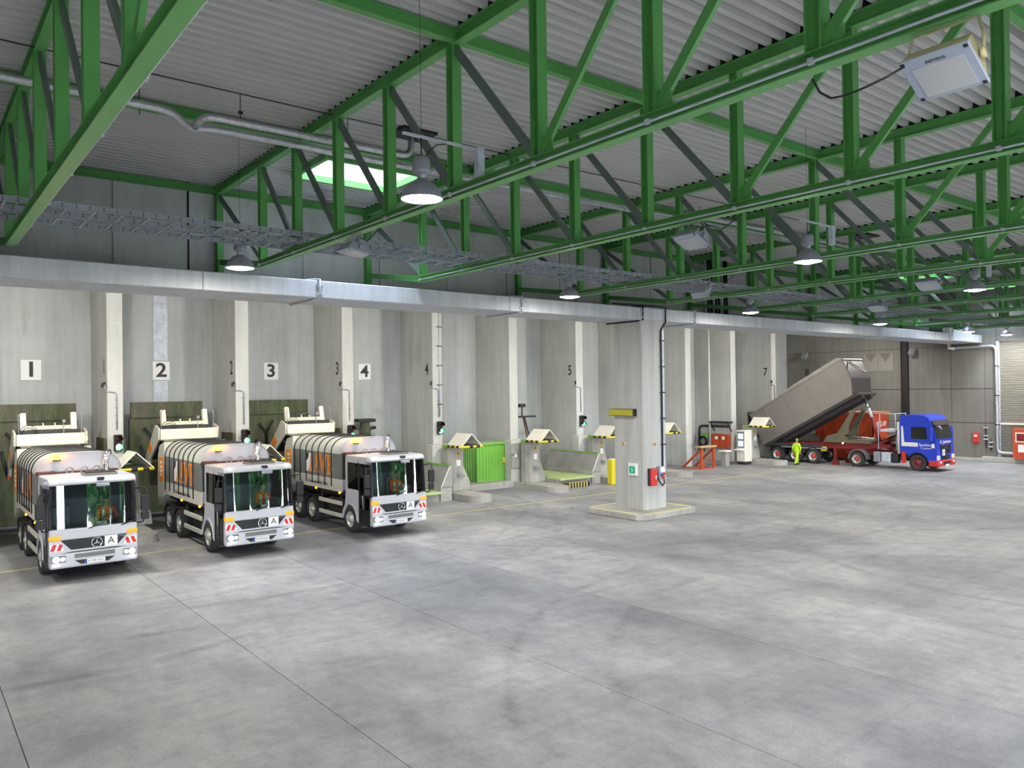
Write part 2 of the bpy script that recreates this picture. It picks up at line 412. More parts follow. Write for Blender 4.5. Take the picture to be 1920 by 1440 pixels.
# beam (2 m wide) and the slab that ties it to the upper wall
bmo = thing('concrete_beam', 'long grey concrete beam running across the tops of the tipping bays', 'beam')
bx = [XW0, 6.6, 17.3, 24.0, 33.0, 41.5, 53.2, XW1]
for a, b in zip(bx[:-1], bx[1:]):
    MB().bbox(a+.004, b-.004, 21.93, 23.92, 8.16, 8.68, .02, 1).build('beam_segment', M['beam'], bmo)
MB().box(XW0, XW1, 23.92, 25.5, 8.45, 8.68).build('tie_slab', M['beam'], bmo)
MB().box(53.6, 57.0, 21.85, 22.3, 8.2, 9.0).build('raised_block', M['beam'], bmo)

# column on its plinth
c = thing('concrete_column', 'square concrete column standing on a kerbed island in the middle of the hall', 'column', (0,0,0))
MB().bbox(24.24, 25.68, 21.93, 23.55, .2, 8.17, .025, 1).build('shaft', M['column'], c)
pl = MB(); pl.prism([(23.45,21.06),(26.5,21.06),(26.7,21.26),(26.7,24.1),(26.5,24.3),(23.35,24.3),(23.15,24.1),(23.15,21.36)], 0, .25, 'z')
po = tag(pl.build('column_island', M['kerb'], None, .04), 'low concrete island with worn yellow edge under the square column', 'kerb')
ye = plain('worn_yellow_edge', lin(206,196,140), .8)
for a, b, c0, d in ((23.5,26.4,21.1,21.28),(23.5,26.4,24.08,24.26)):
    MB().box(a, b, c0, d, .25, .254).build('painted_edge', ye, po)
for a, b, c0, d in ((23.19,23.37,21.45,24.0),(26.48,26.66,21.4,24.0)):
    MB().box(a, b, c0, d, .25, .254).build('painted_edge', ye, po)

# fins between the bays
FINS = {}
ORD = ['', 'first', 'second', 'third', 'fourth', 'fifth', 'sixth', 'seventh', 'eighth', 'ninth', 'tenth', 'eleventh', 'twelfth']
fme = MB().bbox(-.58, 0, YF, YR-.005, 0, 10.195, .02, 1).mesh('fin')
nums = {0:'1', 1:'2', 2:'3', 3:'4', 5:'5', 9:'7'}
for i in range(-1, 10):
    xr = 7.05+PITCH*i
    extra = {0:'between the leftmost two trucks', 1:'carrying a painted two, between the second and third truck', 2:'carrying a painted three, right of the third truck', 3:'carrying a painted four and a full height conduit', 5:'carrying a painted five, left of the big column', 9:'carrying a painted seven, behind the raised tipper body',
             4:'behind the green steel store', 6:'just right of the big column', 7:'right of the white downpipe fin gap', 8:'behind the orange wall cabinet', -1:'left of the leftmost truck'}[i]
    f = thing('concrete_fin', 'tall concrete fin wall ' + extra, 'wall fin', (xr, 0, 0), 0, 'fin walls between the tipping bays')
    put('slab', fme, M['concrete'], f)
    if i in nums: text('painted_number', nums[i], .85, M['ink'], f, (-.585, 34.33, 6.42), '-x', .8, .004, .014)
    FINS[i] = f
text('painted_number', '8', .85, M['ink'], wr, (XW1-.006, 35.15, 6.4), '-x', .9, .004, .02)
# number boards on the rear wall
for i, (t_, x_) in enumerate((('1',4.29),('2',9.27),('3',14.3),('4',19.35))):
    b = thing('bay_number_sign', 'white square board with a bold dark numeral %s on the rear bay wall' % ['one','two','three','four'][i], 'sign', (x_, YR-.03, 6.37), 0, 'bay number boards')
    MB().bbox(-.36, .36, -.02, .03, -.42, .42, .01, 1).build('board', M['plate'], b)
    text('numeral', t_, .86, M['ink'], b, (0, -.025, 0), '-y', 1.1, .004, .022)
# steel strip on the wall of bay 2
st = thing('steel_wall_strip', 'vertical galvanised sheet strip above the middle green flap', 'metal strip', (9.25, YR, 0))
for z0, z1 in ((4.6, 5.92), (6.82, 8.3), (8.32, 9.9)):
    MB().box(-.3, .3, -.03, 0, z0, z1).build('sheet', M['galv'], st)

# ---------------------------------------------------------------- roof
SKY = ((9.4, 12.4, 19.95, 22.15), (46.9, 49.8, 19.95, 22.15), (54.8, 58.2, 19.4, 21.6))
dk = MB(); p = .3; y = 25.5; ZD = 11.93
segx = [(XW0, XW1)]
while y > YB:
    pts = [(y, ZD), (y-.13, ZD), (y-.155, ZD+.16), (y-.275, ZD+.16), (y-.3, ZD)]
    segs = [(XW0, XW1)]
    for a, b, c0, d in SKY:
        if y-.15 > c0 and y-.15 < d:
            segs = [q for s_ in segs for q in (((s_[0], a), (b, s_[1])) if s_[0] < a and s_[1] > b else (s_,))]
    for a, b in segs:
        dk.add([(x_, yy, zz) for x_ in (a, b) for yy, zz in pts], [(i, i+1, 6+i, 5+i) for i in range(4)])
    y -= p
ceil = struct(dk.build('ceiling', M['deck']))
for yp in (25.25, 18.65, 11.7, 5.1, -1.5, -6.3):
    MB().hbeam((XW0, yp, 11.785), (XW1, yp, 11.785), .16, .22, .02).build('purlin', M['green'], ceil)
for i, (a, b, c0, d) in enumerate(SKY):
    wn = struct(thing('window_%d' % (i+1), None, None))
    fr = MB()
    for q in ((a-.12,b+.12,c0-.12,c0,11.74,11.93),(a-.12,b+.12,d,d+.12,11.74,11.93),(a-.12,a,c0,d,11.74,11.93),(b,b+.12,c0,d,11.74,11.93)): fr.box(*q)
    fr.build('frame', M['green'], wn)
    cb = MB()
    for q in ((a-.06,b+.06,c0-.06,c0,11.93,12.45),(a-.06,b+.06,d,d+.06,11.93,12.45),(a-.06,a,c0,d,11.93,12.45),(b,b+.06,c0,d,11.93,12.45)): cb.box(*q)
    cb.build('kerb_wall', M['white'], wn)
    for k in range(2):
        xa = a+(b-a)*k/2; MB().box(xa+.02, xa+(b-a)/2-.02, c0, d, 12.40, 12.42).build('pane', M['skyglass'], wn)
    MB().box((a+b)/2-.03, (a+b)/2+.03, c0, d, 12.36, 12.44).build('glazing_bar', M['white'], wn)

# trusses
TX = [-4.0, 2.0, 8.0, 13.27, 20.25, 25.4, 31.4, 36.6, 42.6, 48.0, 54.0]
yv = [21.45-2.4*k for k in range(11)]
tm = {}
tm['top_chord'] = MB().hbeam((.1,25.4,11.785),(.1,-6.5,11.785),.2,.25,.02).mesh('top_chord')
tm['bottom_chord'] = MB().hbeam((.1,21.56,8.94),(.1,-2.66,8.94),.2,.2,.018).mesh('bottom_chord')
tm['vertical'] = MB().hbeam((.1,0,9.04),(.1,0,11.66),.2,.2,.018,(0,1,0)).mesh('vertical')
tm['end_post'] = MB().hbeam((.1,0,8.68),(.1,0,11.66),.2,.22,.018,(0,1,0)).mesh('end_post')
tm['diag_far'] = MB().bar((.1,-.05,11.62),(.1,-2.32,9.06),.15,.07,(1,0,0)).mesh('diag')
tm['diag_near'] = MB().bar((.1,-.06,9.08),(.1,-2.32,11.62),.15,.07,(1,0,0)).mesh('diag')
tm['gusset'] = MB().box(.08,.12,-.32,.0,9.04,9.32).mesh('gusset')
tm['strut'] = MB().hbeam((.1,21.5,8.94),(.1,25.2,9.5),.16,.18,.016).mesh('strut')
tm['strut2'] = MB().hbeam((.1,-2.6,8.94),(.1,-6.4,9.5),.16,.18,.016).mesh('strut')
tm['end_diagonal'] = MB().bar((.1,25.15,11.6),(.1,21.55,9.1),.15,.07,(1,0,0)).mesh('diag')
tm['end_diagonal2'] = MB().bar((.1,-6.25,11.6),(.1,-2.65,9.1),.15,.07,(1,0,0)).mesh('diag')
cd = MB().tube([(-.03,21.5,8.9),(-.03,-2.6,8.9)], .018, 6)
tm['conduit'] = cd.mesh('conduit')
tm['clamp'] = MB().box(-.055,.0,-.035,.035,8.87,8.94).mesh('clamp')
fb = MB(); y = 25.5
while y > YB+.5:
    fb.prism([(y-.13,11.912),(y-.155,12.08),(y-.275,12.08),(y-.3,11.912)], .02, .18, 'x'); y -= .3
tm['filler'] = fb.mesh('profile_filler'); tm['filler'].materials.append(plain('black_foam', lin(16,16,16), .9))
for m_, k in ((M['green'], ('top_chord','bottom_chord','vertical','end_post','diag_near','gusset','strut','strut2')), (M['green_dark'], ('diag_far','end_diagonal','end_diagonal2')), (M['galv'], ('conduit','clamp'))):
    for q in k: tm[q].materials.append(m_)
def truss(x, label):
    t = thing('roof_truss', label, 'truss', (x, 0, 0), 0, 'green roof trusses')
    def pt(name, me, y_=0): o = put(name, me, None, t); o.location.y = y_; return o
    pt('top_chord', tm['top_chord']); pt('bottom_chord', tm['bottom_chord'])
    for y_ in yv: pt('vertical', tm['vertical'], y_)
    for y_ in (25.2, -6.3): pt('end_post', tm['end_post'], y_)
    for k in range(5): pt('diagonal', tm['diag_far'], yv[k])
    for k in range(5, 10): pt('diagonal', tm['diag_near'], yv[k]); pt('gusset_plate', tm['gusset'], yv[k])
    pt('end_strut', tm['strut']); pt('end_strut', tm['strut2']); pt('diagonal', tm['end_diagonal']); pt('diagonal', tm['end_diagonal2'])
    fo_ = pt('profile_filler', tm['filler']); fo_['kind'] = 'stuff'
    dx = .26 if x == 2.0 else 0
    pt('conduit', tm['conduit']).location.x = dx
    for y_ in yv: pt('clamp', tm['clamp'], y_).location.x = dx
    return t
TL = ['green roof truss just outside the left edge of the view', 'nearest green roof truss, its wide underside crossing the upper left corner', 'green roof truss above the middle truck, with the big floodlight hung from it', 'green roof truss right of the third truck, next to the skylight',
      'green roof truss ending just left of the big column', 'green roof truss ending directly right above the big column', 'sixth green roof truss, first one fully past the big column', 'seventh green roof truss along the bay wall', 'eighth green roof truss along the bay wall', 'second to last green roof truss towards the far right wall', 'last green roof truss, nearest the far right wall']
for x_, l_ in zip(TX, TL): truss(x_, l_)

# cable trays along the trusses
rail = MB()
L0, L1 = XW0+.2, 57.5
def ctray(y0, y1, label):
    t = thing('cable_tray', label, 'cable tray', (0,0,9.045))
    for yy in (y0, y1):
        mb = MB().box(L0, L1, yy-.008, yy+.008, 0, .12).box(L0, L1, yy-.03, yy+.03, 0, .012)
        o = mb.build('side_rail', M['tray'], t)
    hb = MB(); x_ = -1.9
    while x_ < 40:
        for yy in (y0, y1):
            for zz in (.04, .085): hb.box(x_-.014, x_+.014, yy-.011, yy+.011, zz-.01, zz+.01)
        x_ += .25
    h_ = hb.build('rail_perforation', M['cable'], t); h_['kind'] = 'stuff'
    rm = MB().box(-.02, .02, y0, y1, .004, .03).mesh('rung'); rm.materials.append(M['tray'])
    x_ = -2.0
    while x_ < 57:
        o = put('rung', rm, None, t); o.location.x = x_; x_ += .52
    for k in range(1):
        yy = y0+.2+k*.18
        pts = [(L0+q*2.0, yy+random.uniform(-.05,.05), .05) for q in range(int((L1-L0)/2))]
        MB().tube(pts, .022, 5).build('cable', M['cable'], t)
    return t
ctray(17.65, 18.45, 'galvanised ladder cable tray laid on the truss bottom chords, the nearer one')
ctray(18.7, 19.5, 'galvanised ladder cable tray laid on the truss bottom chords, the one nearer the bay wall')

# lagged pipes under the deck
def elbow(pts, n=5):   # round the corners of a polyline
    out = [Vector(pts[0])]
    for i in range(1, len(pts)-1):
        a, b, c_ = Vector(pts[i-1]), Vector(pts[i]), Vector(pts[i+1]); r_ = .35
        d0 = min(r_, (b-a).length*.45); d1 = min(r_, (c_-b).length*.45)
        p0 = b+(a-b).normalized()*d0; p1 = b+(c_-b).normalized()*d1
        for k in range(n+1):
            t_ = k/n; out.append(p0*(1-t_)**2 + b*2*t_*(1-t_) + p1*t_*t_)
    out.append(Vector(pts[-1])); return out
def hang(mb, xs_, y_, z_):
    for x_ in xs_: mb.tube([(x_, y_, z_), (x_, y_, 12.0)], .01, 5); mb.box(x_-.05, x_+.05, y_-.02, y_+.02, 11.5, 11.56)
t = thing('lagged_pipe', 'long foil-wrapped pipe with a double bend at its left end, running under the deck', 'pipe')
MB().tube(elbow([(XW0,17.25,11.3),(4.6,17.25,11.3),(5.1,17.9,11.2),(5.6,17.9,11.3),(52,17.9,11.3)]), .085, 10).build('lagging', M['foil'], t)
for hx in [-1,4.1,12,17,23,28.5,34,39.5,45.5,51]:
    h = MB(); hang(h, [hx], 17.9, 11.3); h.build('hanger', M['chassis'], t)
t = thing('lagged_pipe', 'foil-wrapped pipe that branches off and turns up into the roof drain beside the big lamp', 'pipe')
MB().tube(elbow([(5.2,17.75,11.22),(5.2,17.15,11.3),(10.35,17.1,11.3),(10.35,17.1,11.95)]), .085, 10).build('lagging', M['foil'], t)
for hx in [6.0, 8.6]:
    h = MB(); hang(h, [hx], 17.15, 11.3); h.build('hanger', M['chassis'], t)
MB().box(9.9,10.9,16.7,17.5,11.86,11.95).build('drain_collar', M['black'], t)
t = thing('lagged_pipe', 'foil-wrapped pipe running above the fifth and sixth truss', 'pipe')
MB().tube(elbow([(21.4,17.75,11.3),(21.4,17.15,11.3),(33.5,17.1,11.3),(33.5,17.1,11.95)]), .085, 10).build('lagging', M['foil'], t)
for hx in [24, 29]:
    h = MB(); hang(h, [hx], 17.15, 11.3); h.build('hanger', M['chassis'], t)
MB().box(33.0,34.0,16.7,17.5,11.86,11.95).build('drain_collar', M['black'], t)
# black cables along the deck
MB().tube([(XW0,16.9,11.85),(15,16.9,11.85),(30,16.9,11.85)], .015, 5).build('deck_cable', M['cable'], ceil)
# bundle of cables that rises to the roof by the wall
t = thing('cable_riser', 'vertical bundle of dark cables on a ladder rack at the upper wall behind the trusses', 'cable riser', (33.3, 24.9, 0))
for k in range(9): MB().tube([(-.9+k*.22, random.uniform(-.03,.03), 8.9), (-.9+k*.22, random.uniform(-.03,.03), 11.9)], .06, 6).build('cable', M['cable'] if k % 3 else M['galv'], t)
for z_ in (9.3, 10.1, 10.9, 11.6): MB().box(-1.05, 1.05, .06, .1, z_, z_+.05).build('rung', M['galv'], t)

# right-wall pipework
t = thing('wall_pipe', 'lagged grey downpipe turning along the far wall beside the roller door', 'pipe')
MB().tube(elbow([(58.7,24.0,8.15),(58.7,24.0,7.88),(58.7,21.0,7.9),(58.7,21.0,.62),(58.7,19.95,.62),(58.4,19.7,.4),(58.4,19.7,.3)]), .11, 12).build('lagging', M['foil'], t)
MB().tube([(58.7,24.0,8.2),(58.7,24.0,7.9),(58.7,23.6,7.85)], .125, 12).build('pale_elbow', M['white'], t)
for z_ in (6.5, 4.5, 2.5): MB().box(58.58,58.9,20.86,21.14,z_,z_+.06).build('clamp', M['chassis'], t)
b = thing('call_box', 'small red alarm box mounted on the grey far wall', 'alarm box', (58.9,22.38,1.6))
MB().bbox(-.16,0,-.2,.2,-.36,.36,.03).build('case', M['redp'], b); MB().box(-.18,-.15,-.1,.1,.05,.2).build('window', M['rwhite'], b)
b = thing('hydrant_cabinet', 'tall red hydrant cabinet at the right edge below the roller door', 'cabinet', (58.25,19.2,.34))
MB().bbox(-.35,.3,-.6,.62,0,2.0,.03).build('case', M['orangep'], b)
MB().box(-.36,-.35,-.4,.45,1.1,1.75).build('window_frame', M['white'], b); MB().box(-.365,-.355,-.33,.38,1.18,1.67).build('window', M['wine'], b)
MB().box(-.365,-.35,-.1,.3,.45,.95).build('notice', M['plate'], b)
M['mk1'] = plain('pale_marker', lin(134,131,123), .8); M['mk2'] = plain('dark_marker', lin(108,105,98), .8)
b = thing('marker_panel', 'pair of pale panels with dark triangles high on the far wall', 'panel', (58.9,29.2,7.1))
for k in (-1, 1):
    MB().box(-.03,0,min(0,k*1.15)+.02,max(0,k*1.15)-.02,-.7,.7).build('board', M['mk1'], b)
    MB().prism([(k*.1-.0,.66),(k*1.05,.66),(k*.57,.0)], -.04, -.03, 'x').build('triangle', M['mk2'], b)
t = thing('wall_valves', 'vertical row of small valves and pipes low on the far wall', 'valve set', (58.85,21.75,0))
MB().tube([(0,0,.9),(0,0,2.4)], .03, 6).build('riser', M['chassis'], t); MB().tube([(0,-.3,.7),(0,-.3,1.6)], .03, 6).build('riser', M['chassis'], t)
for yy, zz in ((0,2.3),(0,1.75),(0,1.5),(-.3,1.3),(-.3,1.0)): MB().tube([(-.05,yy-.14,zz),(-.05,yy+.14,zz)], .05, 6).build('valve', M['galv'], t)
for yy, zz in ((35.0,7.85),(26.4,7.8)):
    b = thing('wall_spotlight', 'small wall spotlight under the beam end ' + ('left of the steel column' if yy > 30 else 'right of the steel column'), 'spotlight', (58.4,yy,zz))
    MB().box(-.05,.5,-.03,.03,.15,.2).build('arm', M['chassis'], b)
    MB().bar((-.25,0,-.25),(.1,0,.15),.4,.25).build('housing', M['lampmetal'], b)

# ================================================================ LAMPS
def lamp_parts(root):
    MB().lathe([(.0,.02),(.30,.0),(.335,-.0),(.35,-.02),(.352,.0),(.30,.14),(.20,.25),(.10,.31),(.07,.33),(.0,.34)], n=28).build('reflector', M['lampmetal'], root)
    o = MB().lathe([(.0,-.06),(.15,-.05),(.26,-.02),(.33,-.005)], n=24).build('diffuser', M['lampglow'], root)
    MB().lathe([(.075,.31),(.075,.39),(.13,.42),(.155,.44),(.155,.46)], n=18).build('neck', M['lampmetal'], root)
    MB().lathe([(.155,.46),(.15,.62),(.135,.67),(.08,.7),(.0,.71)], n=18).build('gear_housing', M['lampmetal'], root)
    MB().tube([(0,0,.7),(0,0,1.02)], .012, 6).build('hook', M['chassis'], root)
    MB().tube([(0,0,1.0),(0,0,3.45)], .004, 5).build('suspension_wire', M['chassis'], root)
    MB().tube([(0.05,0,.68),(.14,0,.8),(.3,0,.95),(.5,0,1.0)], .01, 5).build('cable', M['cable'], root)
    MB().bar((-.35,0,1.03),(1.25,0,1.03),.05,.04).build('support_rail', M['galv'], root)
    MB().box(1.12,1.26,-.06,.06,.55,1.05).build('rail_bracket', M['galv'], root)
LPOS = [(6.85,19.72,'lit high-bay lamp close above the beam over the middle truck'),(18.2,19.72,'high-bay lamp lit above the beam just left of the big column'),(28.7,19.72,'high-bay lamp lit above the beam right of the big column'),(40.05,19.72,'fourth lit high-bay lamp along the beam, before the raised tipper body'),(51.0,19.72,'lit high-bay lamp above the blue cab'),(56.6,19.6,'lit high-bay lamp nearest the roller door'),
        (6.85,11.0,'largest lit high-bay lamp hanging in front of the skylight'),(18.3,10.85,'lit high-bay lamp in the middle of the hall below the fourth truss'),(28.65,10.85,'lit high-bay lamp towards the right edge among the far trusses'),(40.0,10.85,'high-bay lamp of the middle row beyond the right edge, fourth'),(51.0,10.85,'high-bay lamp of the middle row beyond the right edge, last'),
        (-4.5,19.72,'unseen high-bay lamp added for light, left of the view by the beam'),(-4.5,10.85,'unseen high-bay lamp added for light, left of the view in the middle row'),(6.85,1.9,'high-bay lamp beside the viewer'),(18.3,1.9,'high-bay lamp right of the viewer'),(28.65,1.9,'high-bay lamp further right of the viewer'),(40.0,1.9,'high-bay lamp far right behind the view'),(51.0,1.9,'high-bay lamp by the far right wall behind the view'),(-4.5,1.9,'high-bay lamp left behind the viewer')]  # the pair left of the view is unseen, added for its light
lamp0 = None
for x_, y_, l_ in LPOS:
    if lamp0 is None:
        lamp0 = thing('high_bay_lamp', l_, 'lamp', (x_, y_, 8.5), 0, 'high-bay lamps'); lamp_parts(lamp0)
    else: dup(lamp0, (x_, y_, 8.5), l_)

bl0 = None  # unseen fill lights behind the beam, added to brighten the bays
for k, x_ in enumerate((-1.0, 4.4, 14.4, 24.4, 34.5, 44.6, 54.0)):
    l_ = 'round added fill light hidden behind the beam, ' + ['left of the view','over the leftmost truck','over the truck nearest the green container','over the green container','right of the big column','over the orange trestle','over the tipper'][k]
    if bl0: dup(bl0, (x_, 26.15, 8.95), l_); continue
    bl0 = thing('bay_fill_light', l_, 'lamp', (x_, 26.15, 8.95), 0, 'added bay fill lights behind the beam')
    MB().lathe([(.0,.14),(.26,.14),(.36,.05),(.38,0),(.35,0)], n=24).rot((0,0,0), R(42), 'x').build('housing', M['lampmetal'], bl0)
    MB().lathe([(.0,-.02),(.2,-.015),(.35,0)], n=24).rot((0,0,0), R(42), 'x').build('diffuser', M['bay_fill_glow'], bl0)
    MB().tube([(0,-.5,.25),(0,-.2,.25),(0,-.08,.1)], .025, 6).build('arm', M['galv'], bl0)

def flood(loc, label, tilt=28, old=False, flip=False, word=None):
    t = thing('floodlight', label, 'floodlight', loc, 0, 'unlit floodlights on the trusses')
    a = R(tilt)*(-1 if flip else 1)
    hm = paint('aged_cream_housing', lin(190,180,140), .5, 0, .15, 5) if old else M['lampmetal']
    b = MB(); b.hexa([(-.27,-.31,0),(.27,-.31,0),(.27,.31,0),(-.27,.31,0)], [(-.2,-.29,.17),(.12,-.29,.2),(.12,.29,.2),(-.2,.29,.17)])
    b.rot((0,0,.08), a, 'y'); b.build('housing', hm, t)
    MB().bbox(-.285,.285,-.325,.325,-.025,.004,.008,1).rot((0,0,.08), a, 'y').build('front_frame', paint('floodlight_face_grey', lin(150,160,176), .4, 0, .04, 5), t)
    MB().box(-.16,.24,-.24,.24,-.03,-.024).rot((0,0,.08), a, 'y').build('glass', plain('frosted_lens', lin(168,170,172), .2), t)
    for sx in (-1, 1):
        for sy in (-1, 1): MB().box(sx*.25-.018,sx*.25+.018,sy*.29-.018,sy*.29+.018,-.034,-.02).rot((0,0,.08), a, 'y').build('screw', M['black'], t)
    zt = 8.83-loc[2]
    MB().tube([(0,-.345,.09),(0,-.345,.3),(0,-.3,zt-.02),(0,.3,zt-.02),(0,.345,.3),(0,.345,.09)], .018, 6).build('bracket', hm, t)
    for s_ in (-1, 1): MB().lathe([(.0,-.02),(.05,-.02),(.05,.02),(0,.02)], (0, s_*.345, .09), 'y', 12).build('pivot', hm, t)
    MB().tube([(-.1,-.3,.18),(-.2,-.55,.25),(-.15,-.9,.1),(-.05,-1.3,zt-.05)] if not old else [(-.25,.28,.1),(-.33,.42,.02),(-.4,.6,-.04),(-.4,.8,-.06),(-.35,1.0,-.02),(-.25,1.18,.12),(-.1,1.35,zt-.12)], .012, 6).build('cable', M['cable'], t)
    if word:
        me = text_mesh(word, .05, .001)
        o = put('lettering', me, M['ink'], t); o.rotation_euler = (R(180), 0, R(90)); o.location = (-.19, 0, -.03)
        o.matrix_basis = Matrix.Translation((0,0,.08)) @ Matrix.Rotation(a, 4, 'Y') @ Matrix.Translation((-.2,0,-.108)) @ Matrix.Rotation(R(180), 4, 'X') @ Matrix.Rotation(R(90), 4, 'Z')
    return t
flood((8.1,3.3,8.36), 'large cream floodlight with grey face hanging at the upper right corner', 28, True, False, 'SIEMENS')
flood((13.35,10.6,8.42), 'grey floodlight under the truss above the big column', 25)
flood((20.35,15.8,8.4), 'grey floodlight seen from its side, below the fourth truss by the beam', 60, False, True)
flood((25.5,11.0,8.42), 'grey floodlight towards the right among the far trusses', 25)
flood((8.1,15.9,8.45), 'grey floodlight hung under the cable tray near the left lamp', 10)
flood((31.5,15.6,8.45), 'grey floodlight small in the distance above the raised tipper body', 20)

# ================================================================ COLUMN FITTINGS, CONDUITS
b = thing('yellow_sign_box', 'yellow light box fixed to the left face of the big column', 'sign', (24.24,22.95,4.3))
MB().bbox(-.22,0,-.72,.72,-.15,.15,.02).build('case', M['black'], b); MB().box(-.225,-.21,-.68,.7,-.13,.13).build('face', paint('dull_yellow', lin(178,168,50), .5, 0, .06, 4), b)
b = thing('exit_sign', 'small white and green emergency exit sign low on the big column', 'sign', (24.24,22.45,1.92))
MB().bbox(-.1,0,-.24,.24,-.26,.26,.02).build('case', M['rwhite'], b); MB().box(-.105,-.09,-.15,.17,-.17,.13).build('pictogram', M['exit'], b)
MB().tube([(-.1,.05,.04),(-.11,-.03,-.02),(-.11,.02,-.1)], .018, 5).build('running_figure', M['rwhite'], b)
b = thing('extinguisher_box', 'red fire extinguisher box on the right face of the big column', 'extinguisher box', (24.68,21.93,1.6))
MB().bbox(-.17,.17,-.24,-.12,-.36,.36,.03).build('door', M['redp'], b); MB().box(-.17,.17,-.13,0,-.36,.36).build('case', M['chassis'], b); MB().box(.06,.1,-.26,-.23,-.08,.08).build('handle', M['rwhite'], b)
b = thing('socket_box', 'grey power socket box with red and blue sockets beside the red extinguisher box', 'socket box', (25.2,21.93,1.75))
MB().bbox(-.17,.17,-.2,0,-.28,.28,.04).build('case', M['lampmetal'], b); MB().bbox(-.13,.13,-.24,-.19,.02,.24,.05).build('lid', M['rwhite'], b)
MB().lathe([(0,-.06),(.05,-.06),(.06,0)], (-.07,-.2,-.08), 'y', 10).build('socket', M['blueband'], b)
for p_ in ((.1,-.2,-.04),(.03,-.2,-.18)): MB().lathe([(0,-.09),(.05,-.09),(.06,0)], p_, 'y', 10).build('socket', M['redp'], b)
MB().tube([(.2,-.1,-.1),(.22,-.12,-.45),(.08,-.14,-.56),(-.06,-.14,-.4),(-.2,-.1,-.2)], .03, 7).build('cable_loop', M['cable'], b)
t = thing('cable_duct', 'dark cable duct running down the right face of the big column from the beam', 'cable duct', (25.42,21.9,0))
MB().tube([(0,0,2.0),(0,0,7.75),(.3,-.02,8.1),(.3,-.03,8.75),(-.2,0.2,8.8),(-2.6,.3,8.78)], .035, 6).build('cable', M['cable'], t)
MB().bar((.11,0,2.0),(.11,0,7.75),.1,.03,(0,1,0)).build('duct_cover', M['galv'], t)
for z_ in (2.9,4.0,5.1,6.2,7.3): MB().box(-.07,.2,-.05,.03,z_,z_+.05).build('clip', M['chassis'], t)
for p_, n_, l_ in (((24.235,22.98,2.97),'2','left'), ((24.95,21.925,2.98),'8','right')):
    b = thing('round_number_disc', 'small round pale number disc on the %s face of the big column' % l_, 'sign', p_)
    ax = 'x' if l_ == 'left' else 'y'
    MB().lathe([(0,-.012),(.1,-.012),(.1,.005)], (0,0,0), ax, 16).build('disc', plain('rust_edged_disc', lin(206,180,150), .6), b)
    text('numeral', n_, .13, M['ink'], b, (-.014,0,0) if ax == 'x' else (0,-.014,0), '-x' if ax == 'x' else '-y', 1, .002)
for x_, l_ in ((10.0,'conduit turning over the beam above the third truck'),(17.85,'conduit turning over the beam left of the big column'),(24.3,'bent conduit over the beam at the left edge of the big column'),(27.75,'conduit turning over the beam right of the big column'),(44.5,'conduit turning over the beam above the raised tipper body')):
    t = thing('beam_conduit', l_, 'conduit', (x_,0,0))
    MB().tube([(-.5,23.2,8.72),(-.1,22.2,8.74),(0,21.88,8.7),(0,21.88,8.16),(-.05,22.1,8.12),(-.1,23.9,8.12)], .035, 6).build('pipe', M['galv'] if x_ < 24 or x_ > 25 else M['cable'], t)
    for z_ in (8.25,8.5): MB().box(-.1,.1,21.86,21.93,z_,z_+.05).build('clip', M['galv'], t)
t = thing('beam_conduit', 'three parallel conduits over the beam at the left edge', 'conduit', (1.86,0,0))
for k in range(3): MB().tube([(-.09*k,21.86,9.0),(-.09*k,21.86,8.3),(-.05-.09*k,21.95,8.12),(-.2-.09*k,23.9,8.12)], .025, 6).build('pipe', M['galv'], t)
MB().tube([(7.2,25.38,12),(7.2,25.38,9.1),(7.35,25.36,8.9),(7.6,25.2,8.85)], .03, 6).build('downpipe', M['cable'], wu)

# fittings on the fins: bracket lamps with conduits, traffic lights
def fin_fit(i, label):
    xr = 7.05+PITCH*i
    t = thing('signal_conduit', label, 'conduit', (xr-.3, YF, 0))
    MB().tube([(-.36,-.02,5.75),(-.38,-.08,5.6),(-.34,-.03,5.45),(-.02,-.03,5.42),(.06,-.03,5.36),(.06,-.03,3.95)], .024, 6).build('pipe', M['lampmetal'], t)
    MB().tube([(-.36,-.03,5.78),(-.46,-.12,5.74),(-.48,-.16,5.62)], .05, 6).build('nozzle', M['chassis'], t)
    for z_ in (4.2,4.5,4.8,5.1): MB().box(.0,.12,-.04,0,z_,z_+.03).build('clip', M['lampmetal'], t)
def signal(i, label):
    xr = 7.05+PITCH*i
    t = thing('traffic_light', label, 'traffic light', (xr-.22, YF, 3.42), 0, 'bay traffic lights')
    MB().bbox(-.15,.15,-.16,.0,-.33,.33,.04).build('case', M['black'], t)
    for z_, m_ in ((.16,'tl_red'),(-.16,'tl_green')):
        l = MB().lathe([(0,-.03),(.09,-.02),(.125,0)], (0,-.165,z_), 'y', 18).build('lens', M[m_], t)
        v = MB(); n_ = 12
        for k in range(n_):
            a0, a1 = math.pi*(-.15+1.3*k/n_), math.pi*(-.15+1.3*(k+1)/n_)
            p = [(math.cos(a)*.14, y_, z_+math.sin(a)*.14) for a in (a0,a1) for y_ in (-.16,-.36)]
            v.add([p[0],p[1],p[3],p[2]], [(0,1,2,3)])
        vo = v.build('visor', M['black'], t); sm = vo.modifiers.new('s','SOLIDIFY'); sm.thickness = .01
    return t
for i, l_ in ((0,'between the leftmost and middle truck'),(1,'between the middle and third truck'),(2,'just above the third truck'),(3,'left of the green container'),(5,'left of the big column')):
    fin_fit(i, 'thin conduit with a nozzle on the fin ' + l_)
    signal(i, 'small bay traffic light showing green on the fin ' + l_)
fin_fit(9, 'thin conduit with a nozzle on the fin marked 7')
